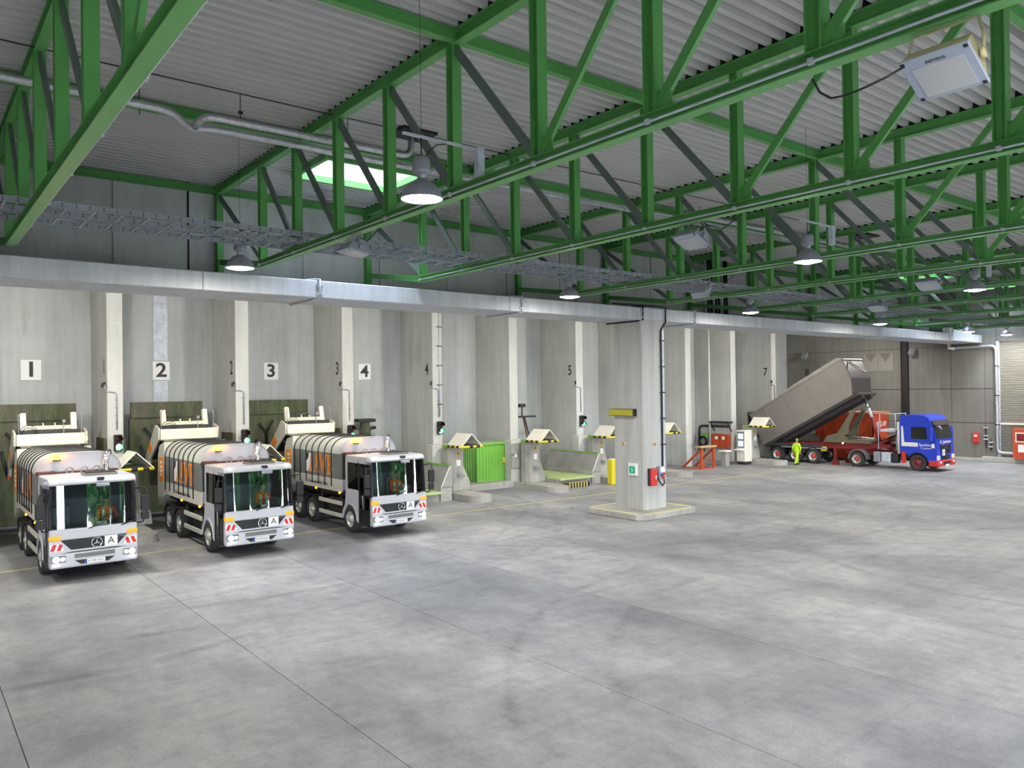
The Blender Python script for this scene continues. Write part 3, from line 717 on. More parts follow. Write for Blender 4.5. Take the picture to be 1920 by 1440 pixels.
t = thing('tall_conduit', 'full height conduit on the fin left of the green container', 'conduit', (21.98, YF-.02, 0))
MB().tube([(0,0,4.0),(0,0,9.5)], .03, 6).build('pipe', M['galv'], t)
for z_ in (4.6,5.6,6.6,7.6,8.6): MB().box(-.16,.16,-.03,.02,z_,z_+.04).build('clip', M['chassis'], t)

# ================================================================ BAYS
flp = None
for k, (xc, l_) in enumerate(((4.22,'behind the leftmost truck'),(9.17,'behind the middle truck'),(14.12,'behind the third truck'))):
    l_ = 'worn dark green steel flap standing upright ' + l_
    if flp: dup(flp, (xc, 35.6, 0), l_); continue
    flp = thing('bay_flap', l_, 'steel flap', (xc, 35.6, 0), 0, 'upright green bay flaps')
    MB().bbox(-1.46,1.46,0,.12,.3,4.28,.02,1).build('plate', M['flap'], flp)
    MB().bbox(-1.46,1.46,-.02,.12,4.32,4.99,.02,1).build('top_strip', M['flap'], flp)
    for s_ in (-1,1): MB().box(s_*1.46-.06,s_*1.46+.06,-.05,.14,0,4.3).build('edge_rail', M['flap'], flp)
    MB().tube([(-.95,-.08,3.9),(-.62,-.08,3.5),(-.62,-.08,2.6)], .06, 6).build('arm', M['chassis'], flp); MB().tube([(-.3,-.08,4.05),(-.62,-.08,3.5)], .05, 6).build('arm', M['chassis'], flp)
    MB().tube([(-1.1,-.08,3.2),(-.9,-.08,2.2)], .06, 6).build('arm', M['chassis'], flp)
# bay side guards behind the trucks
for i in range(-1, 3):
    xr = 7.05+PITCH*i
    for s_, nm in ((0,'right'),(1,'left')):
        xx = xr+.06 if s_ == 0 else xr+PITCH-.58-.06
        if i == 2: break
        g_ = thing('bay_side_guard', 'dark green steel side guard at the %s of the bay %s' % ('left' if s_ == 0 else 'right', {-1:'with the leftmost truck',0:'with the middle truck',1:'with the third truck'}[i]), 'guard', (xx, 0, 0))
        MB().box(-.05,.05,33.9,35.4,0,3.6).build('plate', M['flap'], g_)
XC = [6.8+5.03*i for i in range(-1, 9)]
isl = MB(); n_ = 14; poly = [(-.62,33.2),(-.62,30.32)] + [(-.62*math.cos(math.pi*k/n_), 30.32-.62*math.sin(math.pi*k/n_)) for k in range(1,n_)] + [(.62,30.32),(.62,33.2)]
isl.prism(poly, 0, .3, 'z'); ime = isl.mesh('kerb_island')
ime.materials.append(M['kerb'])
WHERE = ['left of the first truck','between the first and second truck','between the second and third truck','right of the third truck','left of the green steel store','right of the green steel store','just left of the big column','right of the big column','in front of the orange trestle','beside the grey raised tipper body']
BLK = MB().bbox(-1.0,.26,33.2,YF-.005,0,2.58,.03,1).mesh('fin_block')
ped0 = None
def ped_parts(t):
    p_ = MB(); p_.prism([(-.22,32.2),(.42,32.2),(.42,33.0),(-.22,33.0),(-.36,32.85),(-.36,32.45)], .3, 2.62, 'z'); p_.build('post', M['kerb'], t, .03)
    MB().prism([(.42,.3),(.95,.3),(.9,.75),(.45,1.65),(.42,1.65)], 32.35, 33.0, 'y').build('buttress', M['kerb'], t, .02)
    rl = MB(); rl.hexa([(-.52,30.95,2.62),(-.52,32.25,2.62),(-.49,32.25,2.60),(-.49,30.95,2.60)], [(.06,30.95,3.2),(.06,32.25,3.2),(.09,32.25,3.18),(.09,30.95,3.18)]); rl.build('roof_panel', M['white'], t)
    rr = MB(); rr.hexa([(.09,30.95,3.2),(.09,32.25,3.2),(.06,32.25,3.18),(.06,30.95,3.18)], [(.68,30.95,2.62),(.68,32.25,2.62),(.65,32.25,2.60),(.65,30.95,2.60)]); rr.build('roof_panel', M['white'], t)
    bar_ = MB().tube([(-.53,32.3,2.57),(-.53,30.92,2.57),(.68,30.92,2.57)], .06, 8).build('bumper_bar', M['yellow'], t)
    for y_ in (32.15,31.75,31.35): MB().tube([(-.53,y_,2.57),(-.53,y_-.2,2.57)], .064, 8).build('black_stripe', M['cable'], bar_)
    for x_ in (-.1,.3): MB().tube([(x_,30.92,2.57),(x_+.2,30.92,2.57)], .064, 8).build('black_stripe', M['cable'], bar_)
    MB().box(-.6,-.46,32.3,32.55,2.5,2.64).build('end_cap', M['lime'], bar_)
    MB().box(-.3,.4,31.0,32.3,2.62,2.68).build('tie_plate', M['chassis'], t)
    MB().tube([(.1,31.1,2.62),(.1,32.3,2.62)], .04, 6).build('roof_arm', M['chassis'], t)
    sg = MB().prism([(-.02,2.08),(.24,2.08),(.11,2.32)], 32.185, 32.2, 'y').build('warning_sign', plain('warning_yellow', lin(222,160,30), .5), t)
    MB().prism([(.06,2.13),(.16,2.13),(.11,2.25)], 32.178, 32.186, 'y').build('symbol', M['ink'], sg)
    MB().box(0,.24,32.185,32.2,1.55,1.85).build('notice', M['plate'], t)
    MB().box(.02,.28,32.05,32.2,1.05,1.18).build('control_panel', M['lampmetal'], t); MB().tube([(.3,32.1,1.05),(.42,32.1,1.02)], .04, 6).build('handle', M['lime'], t)
for i, xc in enumerate(XC):
    if i == 8: continue
    o = put('kerb_island', ime, None, None); o.location.x = xc
    tag(o, 'low rounded concrete kerb island ' + WHERE[i], 'kerb', 'kerb islands between bays')
    if i in (7,): continue
    l_ = 'concrete control pedestal with a small pitched white roof ' + WHERE[i]
    if i == 8: l_ = 'concrete control pedestal with a small pitched white roof right of the orange trestle'
    if ped0 is None:
        ped0 = thing('control_pedestal', l_, 'control post', (xc,0,0), 0, 'control pedestals with pitched roofs'); ped_parts(ped0)
    else: dup(ped0, (xc,0,0), l_)
dup(ped0, (XC[7],0,0), 'concrete control pedestal with a small pitched white roof just right of the big column')
for i in (0,1,2,3,4,5,6):
    o = put('fin_block', BLK, M['concrete'], None); o.location.x = 7.05+PITCH*i
    tag(o, 'low concrete block standing against the fin ' + {0:'between the leftmost and middle truck',1:'between the middle and third truck',2:'right behind the third truck',3:'left of the green container',4:'behind the green steel store',5:'left of the big column',6:'hidden behind the big column',7:'left of the orange trestle',8:'below the orange wall cabinet'}[i], 'concrete block', 'concrete blocks against the fins')
# sloping side plates and green cover plates in the empty bays
def side_plates(i, label, xc=None):
    xc = xc or XC[i+1]
    t = thing('side_ramp', label, 'ramp plate', (xc,0,0), 0, 'sloping grey side plates')
    for y0, y1 in ((31.3,33.3),(33.34,35.4)):
        MB().prism([(-1.5,.70),(-1.0,1.66),(-.86,1.66),(-.86,.70)], y0, y1, 'y').build('plate', M['plategrey'], t)
        MB().box(-1.03,-.84,y0,y1,1.66,1.71).build('green_edge', M['lime'], t)
    MB().prism([(-1.53,.70),(-1.02,1.68),(-.98,1.68),(-1.49,.70)], 31.27, 31.3, 'y').build('edge_strip', M['rwhite'], t)
    MB().box(-1.5,-.86,31.35,35.4,0.0,.70).build('base', M['kerb'], t)
side_plates(3, 'sloping grey side plate with green top edge right of the third truck')
side_plates(5, 'sloping grey side plates with green top edge just left of the big column')
side_plates(8, 'sloping grey side plates with green edge seen below the raised tipper body', 55.3)
for i, (x0,x1,y0,l_) in enumerate(((17.9,20.37,31.2,'pale green cover plate on the bay floor right of the third truck'),(27.95,30.43,31.2,'pale green cover plate on the bay floor left of the big column'))):
    t = thing('cover_plate', l_, 'steel plate', (0,0,0), 0, 'green cover plates in the bays')
    MB().bbox(x0,x1,y0,35.4,.42,.5,.015,1).build('plate', M['limepale'], t); MB().box(x0,x1,y0+.25,35.4,.0,.42).build('frame', M['kerb'], t)
    MB().box(x0,x1,y0-.02,y0+.01,.40,.49).build('front_edge', M['limepale'], t)
t = thing('buffer_springs', 'row of black and yellow striped buffers on the floor left of the big column', 'buffer', (28.2,30.85,0))
MB().bbox(0,1.6,0,.3,0,.26,.03).build('base', M['black'], t)
cs = plain('dull_cream_stripe', lin(196,176,110), .6)
for k in range(7): MB().box(.06+k*.21,.14+k*.21,-.02,.32,.02,.275).build('yellow_stripe', cs, t)
# platform and green steel store in bay 5
pf = tag(MB().bbox(22.6,26.15,33.15,36.9,0,.38,.03,1).build('store_platform', M['kerb']), 'low concrete platform under the green steel store', 'platform')
t = thing('steel_store', 'bright green corrugated steel storage container between two control pedestals', 'container', (24.35,33.85,.38))
def corr(mb, p0, p1, z0, z1, nrm, n, d=.05):
    p0, p1, nv = Vector(p0), Vector(p1), Vector(nrm); pts = []
    for k in range(n):
        for f_, o_ in ((.0,0),(.35,0),(.5,1),(.85,1)): pts.append(p0+(p1-p0)*((k+f_)/n)-nv*d*o_)
    pts.append(p1); m_ = len(pts)
    mb.add([(q.x,q.y,z) for z in (z0,z1) for q in pts], [(i,i+1,m_+i+1,m_+i) for i in range(m_-1)])
w_ = MB(); corr(w_, (0,0,0), (2.05,0,0), .06, 1.98, (0,-1,0), 10); w_.build('front_wall', M['lime'], t)
w_ = MB(); corr(w_, (0,2.0,0), (0,0,0), .06, 1.98, (-1,0,0), 9); w_.build('side_wall', M['lime'], t)
w_ = MB(); corr(w_, (2.05,0,0), (2.05,2.0,0), .06, 1.98, (1,0,0), 9); w_.build('side_wall', M['lime'], t)
w_ = MB(); corr(w_, (2.05,2.0,0), (0,2.0,0), .06, 1.98, (0,1,0), 10); w_.build('rear_wall', M['lime'], t)
MB().bbox(-.05,2.1,-.05,2.05,1.96,2.1,.02,1).build('roof', M['lime'], t); MB().box(.1,1.95,.05,1.95,2.1,2.104).build('roof_dust', M['kerb'], t)
MB().box(-.02,2.07,-.02,2.02,0,.07).build('base_frame', M['lime'], t)
for x_ in (0,2.05):
    for y_ in (0,2.0): MB().box(x_-.03,x_+.03,y_-.03,y_+.03,0,2.0).build('corner_post', M['lime'], t)
MB().box(1.72,1.84,-.06,-.01,.95,1.25).build('lock', M['yellow'], t)
# grey steel cabinet panel right of the store, small pump in bay 4
t = thing('service_cabinet', 'flat grey steel cabinet against the block right of the green store', 'cabinet', (26.75,33.12,.3))
MB().bbox(-.6,.6,0,.06,.75,2.1,.02,1).build('door', M['kerb'], t); MB().box(-.45,-.3,-.06,0,1.35,1.5).build('lock_box', M['plate'], t); MB().tube([(-.62,-.02,1.5),(-.4,-.03,1.48)], .02, 6).build('rod', M['chassis'], t)
def pump(x_, y_, label):
    t = thing('hydraulic_unit', label, 'machine', (x_, y_, 0))
    MB().bbox(-.2,.2,-.2,.2,0,3.0,.03,1).build('stand', M['flap'], t); MB().bbox(-.5,.5,-.25,.25,3.75,3.92,.02,1).build('top_plate', M['chassis'], t)
    MB().lathe([(0,3.0),(.28,3.0),(.3,3.3),(.22,3.75),(0,3.75)], n=14).build('motor', M['flap'], t); MB().tube([(.2,0,3.4),(.6,0,3.45)], .08, 8).build('valve', M['chassis'], t)
pump(19.0, 36.3, 'dark green hydraulic unit standing at the back wall right of the third truck')
t = thing('lifting_tripod', 'dark steel tripod frame leaning behind the second control pedestal', 'frame', (29.2,34.9,.5))
MB().tube([(0,0,0),(-.6,.2,3.2)], .05, 6).build('leg', M['brown'], t); MB().tube([(.3,0,0),(-.5,.2,3.2)], .04, 6).build('leg', M['chassis'], t); MB().box(-.9,.3,.1,.3,3.2,3.3).build('head', M['chassis'], t); MB().box(-.9,-.5,.1,.3,3.8,4.0).build('lamp_head', M['chassis'], t); MB().tube([(-.7,.2,3.2),(-.7,.2,3.9)], .04, 6).build('mast', M['chassis'], t)
# bay 7: hose reel, white pipe, shelf, orange cabinet on the fin side
xf = 7.05+PITCH*8-.58
t = thing('wall_cabinet', 'orange steel cabinet hung on the fin side below a dark shelf', 'cabinet', (xf-.01,34.6,1.45))
MB().bbox(-.3,0,-.72,.72,-.5,.5,.02,1).build('case', M['orangep'], t); MB().box(-.31,-.29,-.01,.01,-.46,.46).build('door_gap', M['chassis'], t)
for y_ in (-.3,.3): MB().box(-.312,-.3,y_-.12,y_+.12,.12,.34).build('sticker', M['rwhite'], t)
t = thing('wall_shelf', 'dark steel shelf with brackets on the fin side above the orange cabinet', 'shelf', (xf-.01,34.6,2.75))
MB().box(-.5,0,-.9,.75,0,.12).build('board', M['chassis'], t)
for y_ in (-.8,.65): MB().bar((-.02,y_,-.6),(-.45,y_,0),.05,.05).build('bracket', M['chassis'], t)
t = thing('downpipe', 'slim white downpipe on the fin side beside the orange cabinet', 'pipe', (xf-.25,35.5,0)); MB().tube([(0,0,.8),(0,0,9.8)], .07, 8).build('pipe', M['white'], t)
for z_ in (2.2,5,7.5): MB().box(-.09,.1,-.09,.09,z_,z_+.05).build('clamp', M['galv'], t)
t = thing('pipe_loop', 'dark square pipe loop on the fin side around the hose reel', 'pipe', (xf-.08,0,0)); MB().tube(elbow([(0,36.6,.6),(0,36.6,2.5),(0,33.9,2.5)]), .08, 8).build('pipe', M['chassis'], t)
t = thing('hose_reel', 'green hose reel with coiled black hose hanging on the fin side', 'hose reel', (xf-.2,36.0,1.5))
MB().bbox(-.15,.2,-.3,.3,.1,.45,.04).build('cover', M['lime'], t)
for k in range(4): MB().lathe([(.32+.02*k,-.03),(.38,0),(.32+.02*k,.03),(.26,0),(.32,-.03)], (-.12-.06*k,0,-.1), 'x', 18).build('hose_coil', M['cable'], t)
MB().tube([(-.2,-.2,-.4),(-.2,-.1,-.85),(-.15,.1,-.5)], .03, 6).build('hose_end', M['cable'], t)
t = thing('work_trestle', 'orange steel trestle with wooden top standing right of the big column', 'trestle', (40.9,32.0,0))
for x_ in (.05,1.3):
    MB().bar((x_,0,0),(x_,0,1.38),.13,.13).build('post', M['orangep'], t); MB().bar((x_,1.5,.04),(x_,.08,1.25),.1,.12).build('brace', M['orangep'], t); MB().box(x_-.06,x_+.06,-.08,1.6,0,.05).build('foot_rail', M['orangep'], t)
MB().box(0,1.35,-.06,.06,0,.06).build('cross_rail', M['orangep'], t); MB().bbox(-.15,1.5,-.15,.35,1.38,1.5,.02,1).build('top_board', paint('worn_wood', lin(186,158,110), .8, 0, .15, 3), t)
MB().bar((.1,.05,.1),(1.25,.05,.9),.04,.04).build('cross_brace', M['orangep'], t)
t = thing('control_cabinet', 'tall grey control cabinet with two lit screens beside the tipper', 'cabinet', (45.75,32.1,0))
MB().box(-.35,.35,-.3,.3,0,.2).build('castor_base', M['chassis'], t); MB().bbox(-.4,.4,-.35,.35,.2,2.35,.03,1).build('case', M['white'], t)
for z_ in (1.75,1.25): MB().box(-.415,-.4,-.22,.2,z_,z_+.38).build('screen', M['screen'], t)
MB().box(-.41,-.4,-.28,.28,1.15,2.25).build('screen_frame', M['interior'], t); MB().bbox(-.7,-.4,-.3,.3,.98,1.06,.01,1).build('keyboard_shelf', M['plate'], t)
t = thing('side_table', 'small grey stand with a white top left of the screen cabinet', 'table', (44.0,32.4,0)); MB().box(-.3,.3,-.3,.3,.95,1.05).build('top', M['plate'], t); MB().box(-.2,.2,-.2,.2,0,.95).build('stand', M['kerb'], t)
t = thing('yellow_bollard', 'yellow steel bollard partly hidden behind the big column', 'bollard', (31.1,30.45,0)); MB().bbox(-.18,.22,-.18,.18,0,1.4,.03,1).build('post', M['yellow'], t); MB().box(-.05,.24,-.185,.19,1.4,1.42).build('cap', M['white'], t)
t = thing('leaning_board', 'white board leaning behind the orange trestle', 'board', (43.6,35.2,0)); MB().bar((0,.3,0),(0,.8,1.0),1.6,.05,(0,0,1)).build('panel', M['plate'], t); MB().box(-.7,.7,.7,.78,0,.6).build('support', M['chassis'], t)
t = thing('tall_grey_cabinet', 'tall narrow grey cabinet against the rear wall left of the tipper body', 'cabinet', (49.3,36.6,0)); MB().bbox(-.7,.7,-.35,.35,0,4.6,.03,1).build('case', M['kerb'], t); MB().box(-.02,.02,-.36,-.34,.3,4.3).build('door_gap', M['chassis'], t); MB().box(-.75,.75,-.4,.38,4.45,4.62).build('top_rim', M['kerb'], t)
# greenery outside the doorways behind the viewer, mirrored in the windscreens
leaf = paint('tree_leaves', lin(70,120,50), .7, 0, .4, 6)
for k, (x_, y_, h_) in enumerate(((13.2,-15,7),(24.0,-15,7.5),(36.5,-15,7.5),(48,-15,8))):
    t = thing('yard_tree', ['broad tree outside the first doorway behind the viewer','tall tree outside the second doorway behind the viewer','round tree outside the third doorway behind the viewer','tree outside the fourth doorway behind the viewer'][k], 'tree', (x_, y_, -.03), 0, 'trees in the yard')
    MB().tube([(0,0,0),(.1,0,h_*.4),(0,.1,h_*.7)], .2, 8, True, [.25,.18,.08]).build('trunk', M['brown'], t)
    cr = MB(); rnd = random.Random(k)
    for q in range(1800):
        a, b_, r_ = rnd.uniform(0,6.28), rnd.uniform(-1,1), rnd.random()**.4
        p0 = Vector((math.cos(a)*math.sqrt(1-b_*b_)*3.4*r_, math.sin(a)*math.sqrt(1-b_*b_)*3.0*r_, h_*.55+b_*h_*.45*r_))
        d = Vector((rnd.uniform(-1,1),rnd.uniform(-1,1),rnd.uniform(-1,1))).normalized()*.3; e = d.orthogonal().normalized()*.22
        cr.add([p0-d-e,p0+d-e,p0+d+e,p0-d+e], [(0,1,2,3)])
    cr.build('crown', leaf, t)

# ================================================================ VEHICLES
TYRE = MB().lathe([(.30,-.13),(.38,-.15),(.47,-.15),(.505,-.12),(.51,0),(.505,.12),(.47,.15),(.38,.15),(.30,.13),(.30,-.13)], axis='x', n=36).mesh('tyre'); TYRE.materials.append(M['rubber'])
def rim_mesh(dish):   # dish > 0: outward bulge towards -x
    mb = MB().lathe([(.30,-.13),(.28,-.11),(.25,-.02+dish*.3),(.15,-.06-dish*.5),(.13,-.10-dish),(.0,-.11-dish)], axis='x', n=28)
    return mb.mesh('rim')
RIM_F = rim_mesh(.04); RIM_R = rim_mesh(-.12)
BOLTS = MB()
for k in range(10):
    a = 2*math.pi*k/10; BOLTS.lathe([(0,-.04),(.018,-.04),(.018,.03)], (-.05, .205*math.cos(a), .205*math.sin(a)), 'x', 6)
BOLTS = BOLTS.mesh('wheel_nuts')
HUB = MB().lathe([(0,-.19),(.09,-.18),(.12,-.10),(.12,0)], axis='x', n=16).mesh('hub')
def wheel(parent, x, y, side, rim=None, rmat='rim', hmat=None, z=.51):
    o = put('wheel', TYRE, None, parent); o.location = (x, y, z); o.rotation_euler = (0,0,0 if side < 0 else math.pi)
    me = (rim or RIM_F).copy() if False else (rim or RIM_F)
    r_ = bpy.data.objects.new('rim', me); COL.objects.link(r_); r_.parent = o
    if not me.materials: me.materials.append(M[rmat])
    if me.materials[0] != M[rmat]: r_.material_slots[0].link = 'OBJECT'; r_.material_slots[0].material = M[rmat]
    b_ = put('wheel_nuts', BOLTS, M['chrome'], o); b_['kind'] = 'stuff'
    h_ = bpy.data.objects.new('hub', HUB); COL.objects.link(h_); h_.parent = o
    if not HUB.materials: HUB.materials.append(M['rim'])
    if hmat: h_.material_slots[0].link = 'OBJECT'; h_.material_slots[0].material = M[hmat]
    return o
def arch(parent, x0, x1, y, z, r, t_, mat, a0=0, a1=180, name='mudguard', n=14):
    mb = MB()
    for k in range(n):
        aa, ab = R(a0+(a1-a0)*k/n), R(a0+(a1-a0)*(k+1)/n)
        q = lambda a, rr, x_: (x_, y+math.cos(a)*rr, z+math.sin(a)*rr)
        mb.hexa([q(aa,r,x0),q(aa,r,x1),q(aa,r+t_,x1),q(aa,r+t_,x0)], [q(ab,r,x0),q(ab,r,x1),q(ab,r+t_,x1),q(ab,r+t_,x0)])
    return mb.build(name, mat, parent)
def letter_bars(parent, name, polys, mat, x):
    mb = MB()
    for p_ in polys: mb.prism(p_, x-.006, x, 'x')
    return mb.build(name, mat, parent)

def refuse_truck(parent):
    t = parent
    # chassis
    ch = MB()
    for s_ in (-1, 1): ch.box(s_*.42-.05, s_*.42+.05, .5, 8.2, .78, 1.12)
    for y_ in (1.2,2.6,3.6,4.6,5.9,7.4): ch.box(-.42,.42,y_-.06,y_+.06,.8,1.08)
    ch.box(-.9,.9,2.3,8.0,1.25,1.46)
    ch.build('chassis', M['chassis'], t)
    for s_ in (-1, 1):
        for y_ in (1.75, 5.2, 6.55): MB().tube([(s_*.2,y_,.51),(s_*.85,y_,.51)], .09, 8).build('axle', M['chassis'], t)
        wheel(t, s_*1.0, 1.75, s_, RIM_F)
        wheel(t, s_*1.0, 5.2, s_, RIM_R)
        wheel(t, s_*1.0, 6.55, s_, RIM_F)
        arch(t, min(s_*.75,s_*1.16), max(s_*.75,s_*1.16), 5.2, .51, .58, .05, M['black'])
        arch(t, min(s_*.75,s_*1.16), max(s_*.75,s_*1.16), 6.55, .51, .58, .05, M['black'])
        for z_ in (.55, 1.02): MB().bbox(s_*1.12-.03, s_*1.12+.03, 2.45, 4.5, z_-.08, z_+.08, .015, 1).build('side_guard_rail', M['champ'], t)
        for y_ in (2.6, 4.3): MB().box(s_*1.09-.02, s_*1.09+.02, y_-.04, y_+.04, .5, 1.3).build('guard_bracket', M['chassis'], t)
    MB().bbox(-1.0,-.5,2.7,3.9,.55,1.15,.05).build('tank', M['chassis'], t); MB().bbox(.5,1.0,2.7,4.2,.55,1.15,.05).build('tank', M['band'], t)
    MB().tube([(-.75,3.95,.85),(-.75,4.4,.85)], .2, 14).build('air_cylinder', M['chassis'], t)
    # cab: panels round a hollow interior
    W = 1.14
    MB().box(-1.05,1.05,.12,2.1,.86,.92).build('cab_floor', M['interior'], t)
    MB().bbox(-W,W,-.02,.16,1.2,1.52,.04).build('front_panel', M['silver'], t)
    g_ = MB().prism([(-.88,1.20),(.88,1.20),(.62,.92),(-.62,.92)], -.02, .1, 'y').build('grille', M['black'], t)
    for z_ in (1.0,1.07,1.14): MB().box(-.66,.66,-.03,-.018,z_-.008,z_+.008).build('grille_bar', M['chassis'], g_)
    MB().prism([(-.93,1.21),(-.86,1.21),(-.6,.92),(.6,.92),(.86,1.21),(.93,1.21),(.64,.87),(-.64,.87)], -.035, .0, 'y').build('grille_trim', M['silver'], g_)
    for s_ in (-1, 1):
        MB().prism([(s_*W,1.21),(s_*.90,1.21),(s_*.62,.86),(s_*W,.82)], -.015, .14, 'y').build('corner_panel', M['silver'], t)
        l = MB().bbox(s_*1.0-.15, s_*1.0+.15, -.05, .12, 1.22, 1.34, .03).build('indicator', M['amber'], t)
        h_ = MB().prism([(s_*1.12,.92),(s_*.78,.92),(s_*.84,1.12),(s_*1.12,1.12)], -.022, -.012, 'y').build('hazard_plate', M['rwhite'], t)
        for x_ in (1.06,.90): MB().prism([(s_*(x_+.06),.93),(s_*(x_-.04),.93),(s_*(x_-.11),1.11),(s_*(x_-.01),1.11)], -.027, -.02, 'y').build('red_stripe', M['red'], h_)
    bu = MB().bbox(-W,W,-.08,.2,.42,.84,.06).build('bumper', M['silver'], t)
    MB().box(-.52,.52,-.09,-.07,.68,.80).build('bumper_vent', M['band'], bu)
    MB().prism([(-.52,.62),(.52,.62),(.36,.50),(-.36,.50)], -.09, -.07, 'y').build('lower_intake', M['black'], bu)
    for s_ in (-1, 1):
        hd = MB().bbox(s_*.92-.2, s_*.92+.2, -.1, .05, .58, .80, .04).build('headlamp_housing', M['chrome'], bu)
        MB().lathe([(0,-.03),(.06,-.025),(.085,0)], (s_*.98,-.1,.69), 'y', 16).build('headlamp', M['headlamp'], hd)
        MB().lathe([(0,-.02),(.05,-.015),(.065,0)], (s_*.81,-.1,.69), 'y', 14).build('fog_lamp', M['rwhite'], hd)
    np_ = MB().box(-.26,.26,-.105,-.09,.5,.62).build('number_plate', M['plate'], t); MB().box(-.26,-.21,-.108,-.1,.5,.62).build('blue_band', M['blueband'], np_)
    # three-pointed ring emblem and A card
    em = MB().lathe([(.125,-.01),(.14,-.02),(.155,-.01),(.14,0),(.125,-.01)], (.06,-.03,1.06), 'y', 24)
    for a in (90,210,330): em.prism([(.06+math.cos(R(a))*.14,1.06+math.sin(R(a))*.14),(.06+math.cos(R(a+90))*.025,1.06+math.sin(R(a+90))*.025),(.06+math.cos(R(a-90))*.025,1.06+math.sin(R(a-90))*.025)], -.045,-.03,'y')
    em.build('ring_emblem', M['chrome'], t)
    cd_ = MB().box(.26,.60,-.05,-.035,.92,1.22).build('letter_card', M['plate'], t); text('letter', 'A', .27, M['ink'], cd_, (.43,-.052,1.07), '-y', 1, .001)
    text('small_lettering', 'ECONIC', .07, M['chrome'], t, (.72,-.035,1.17), '-y', .75, .002)
    # pillars, roof, side panels, glass
    for s_ in (-1, 1):
        MB().hexa([(s_*W,.02,1.5),(s_*W,.16,1.5),(s_*(W-.09),.12,1.5),(s_*(W-.06),-.0,1.5)], [(s_*(W-.02),.12,2.76),(s_*(W-.02),.26,2.76),(s_*(W-.1),.22,2.76),(s_*(W-.07),.09,2.76)]).build('front_pillar', M['black'], t)
    sd = {}
    for s_ in (-1, 1):
        x0, x1 = sorted((s_*W, s_*(W-.05)))
        # rear side panel with a wheel arch, window above
        pan = [(1.02,1.22),(1.02,1.66),(2.05,1.66),(2.05,.5)] + [(1.75+.60*math.cos(R(a)), .51+.60*math.sin(R(a))) for a in range(10,181,17)] + [(1.13,.45),(1.02,.45)]
        MB().prism(pan, x0, x1, 'x').build('side_panel', M['silver'], t)
        arch(t, x0-.02, x1+.04, 1.75, .51, .56, .07, M['silver'], 0, 180, 'wheel_arch')
        MB().box(x0,x1,1.95,2.05,1.6,2.8).build('rear_pillar', M['silver'], t); MB().box(x0,x1,1.0,1.08,1.6,2.8).build('middle_pillar', M['black'], t)
        MB().box(x0,x1,.14,2.05,2.66,2.8).build('roof_rail', M['silver'], t)
        xm = s_*(W-.02)
        MB().box(xm-.008,xm+.008,1.08,1.95,1.66,2.68).build('side_window', M['glass_dark'], t)
        dr_ = MB().box(xm-.008,xm+.008,.2,1.0,.5,2.68).build('door_glass', M['glass_dark'], t)
        for y_ in (.19,.59,1.0): MB().box(x0-.005,x1,y_-.025,y_+.025,.46,2.7).build('door_frame', M['black'], dr_)
        MB().box(x0,x1,.16,1.02,.40,.5).build('door_sill', M['black'], dr_)
        MB().tube([(s_*(W+.01),.66,1.0),(s_*(W+.03),.66,1.5)], .015, 5).build('grab_handle', M['galv'], dr_)
    MB().bbox(-1.1,1.1,2.02,2.1,.5,2.82,.02,1).build('cab_rear_wall', M['interior'], t)
    rf = MB(); n_ = 8; pr = [(2.1,2.78),(2.1,2.92),(.5,2.94)] + [(.22-.15*math.sin(R(a)), 2.78+.15*math.cos(R(a))) for a in range(0,91,15)] + [(.08,2.74),(.2,2.74)]
    rf.prism(pr, -W, W, 'x'); rf.build('roof', M['silver'], t, .05)
    hat = MB().bbox(-.15,.75,.55,1.25,2.94,3.0,.03).build('roof_hatch', M['band'], t); MB().box(-.1,.7,.6,1.2,3.0,3.02).build('hatch_pad', M['chassis'], hat)
    for s_ in (-1, 1): MB().bbox(s_*.95-.06,s_*.95+.06,.04,.16,2.86,2.93,.02).build('clearance_lamp', M['clear'], t)
    MB().bbox(.1,.28,.0,.14,2.84,2.92,.02).build('camera', M['black'], t); MB().bbox(.05,.4,-.12,.02,2.66,2.76,.03).build('roof_mirror', M['lampmetal'], t)
    def wind(z0, z1, mat, name):
        mb = MB(); nx, nz = 14, 4; vs = []
        for j in range(nz+1):
            z_ = z0+(z1-z0)*j/nz
            for i in range(nx+1):
                u = -1+2*i/nx; vs.append((u*(W-.06), .0+.09*abs(u)**3.2+(z_-1.5)*.072, z_))
        mb.add(vs, [(j*(nx+1)+i, j*(nx+1)+i+1, (j+1)*(nx+1)+i+1, (j+1)*(nx+1)+i) for j in range(nz) for i in range(nx)], True)
        return mb.build(name, mat, t)
    wind(1.51, 2.36, M['glass'], 'windscreen'); wind(2.36, 2.76, M['glass_top'], 'windscreen_tint')
    for x_ in (-.15,.7): MB().bar((x_,-.04,1.48),(x_+.42,-.03,1.62),.03,.025).build('wiper', M['black'], t)
    # interior
    MB().bbox(-1.05,1.05,.14,.55,1.18,1.5,.06).build('dashboard', M['interior'], t)
    for x_ in (-.62,.56): 
        st_ = MB().bbox(x_-.26,x_+.26,1.0,1.5,1.12,1.28,.05).build('seat', M['interior'], t); MB().bbox(x_-.25,x_+.25,1.48,1.62,1.25,2.0,.05).build('seat_back', M['interior'], st_); MB().bbox(x_-.14,x_+.14,1.5,1.6,2.0,2.25,.04).build('headrest', M['interior'], st_)
        MB().box(x_-.2,x_+.2,1.05,1.45,.92,1.12).build('seat_base', M['chassis'], st_)
    MB().lathe([(.2,-.015),(.215,0),(.2,.015),(.185,0),(.2,-.015)], (.56,.62,1.6), 'z', 20).rot((.56,.62,1.6), R(35), 'x').build('steering_wheel', M['black'], t)
    MB().box(.1,.35,.16,.2,1.5,1.62).build('notice_card', M['plate'], t)
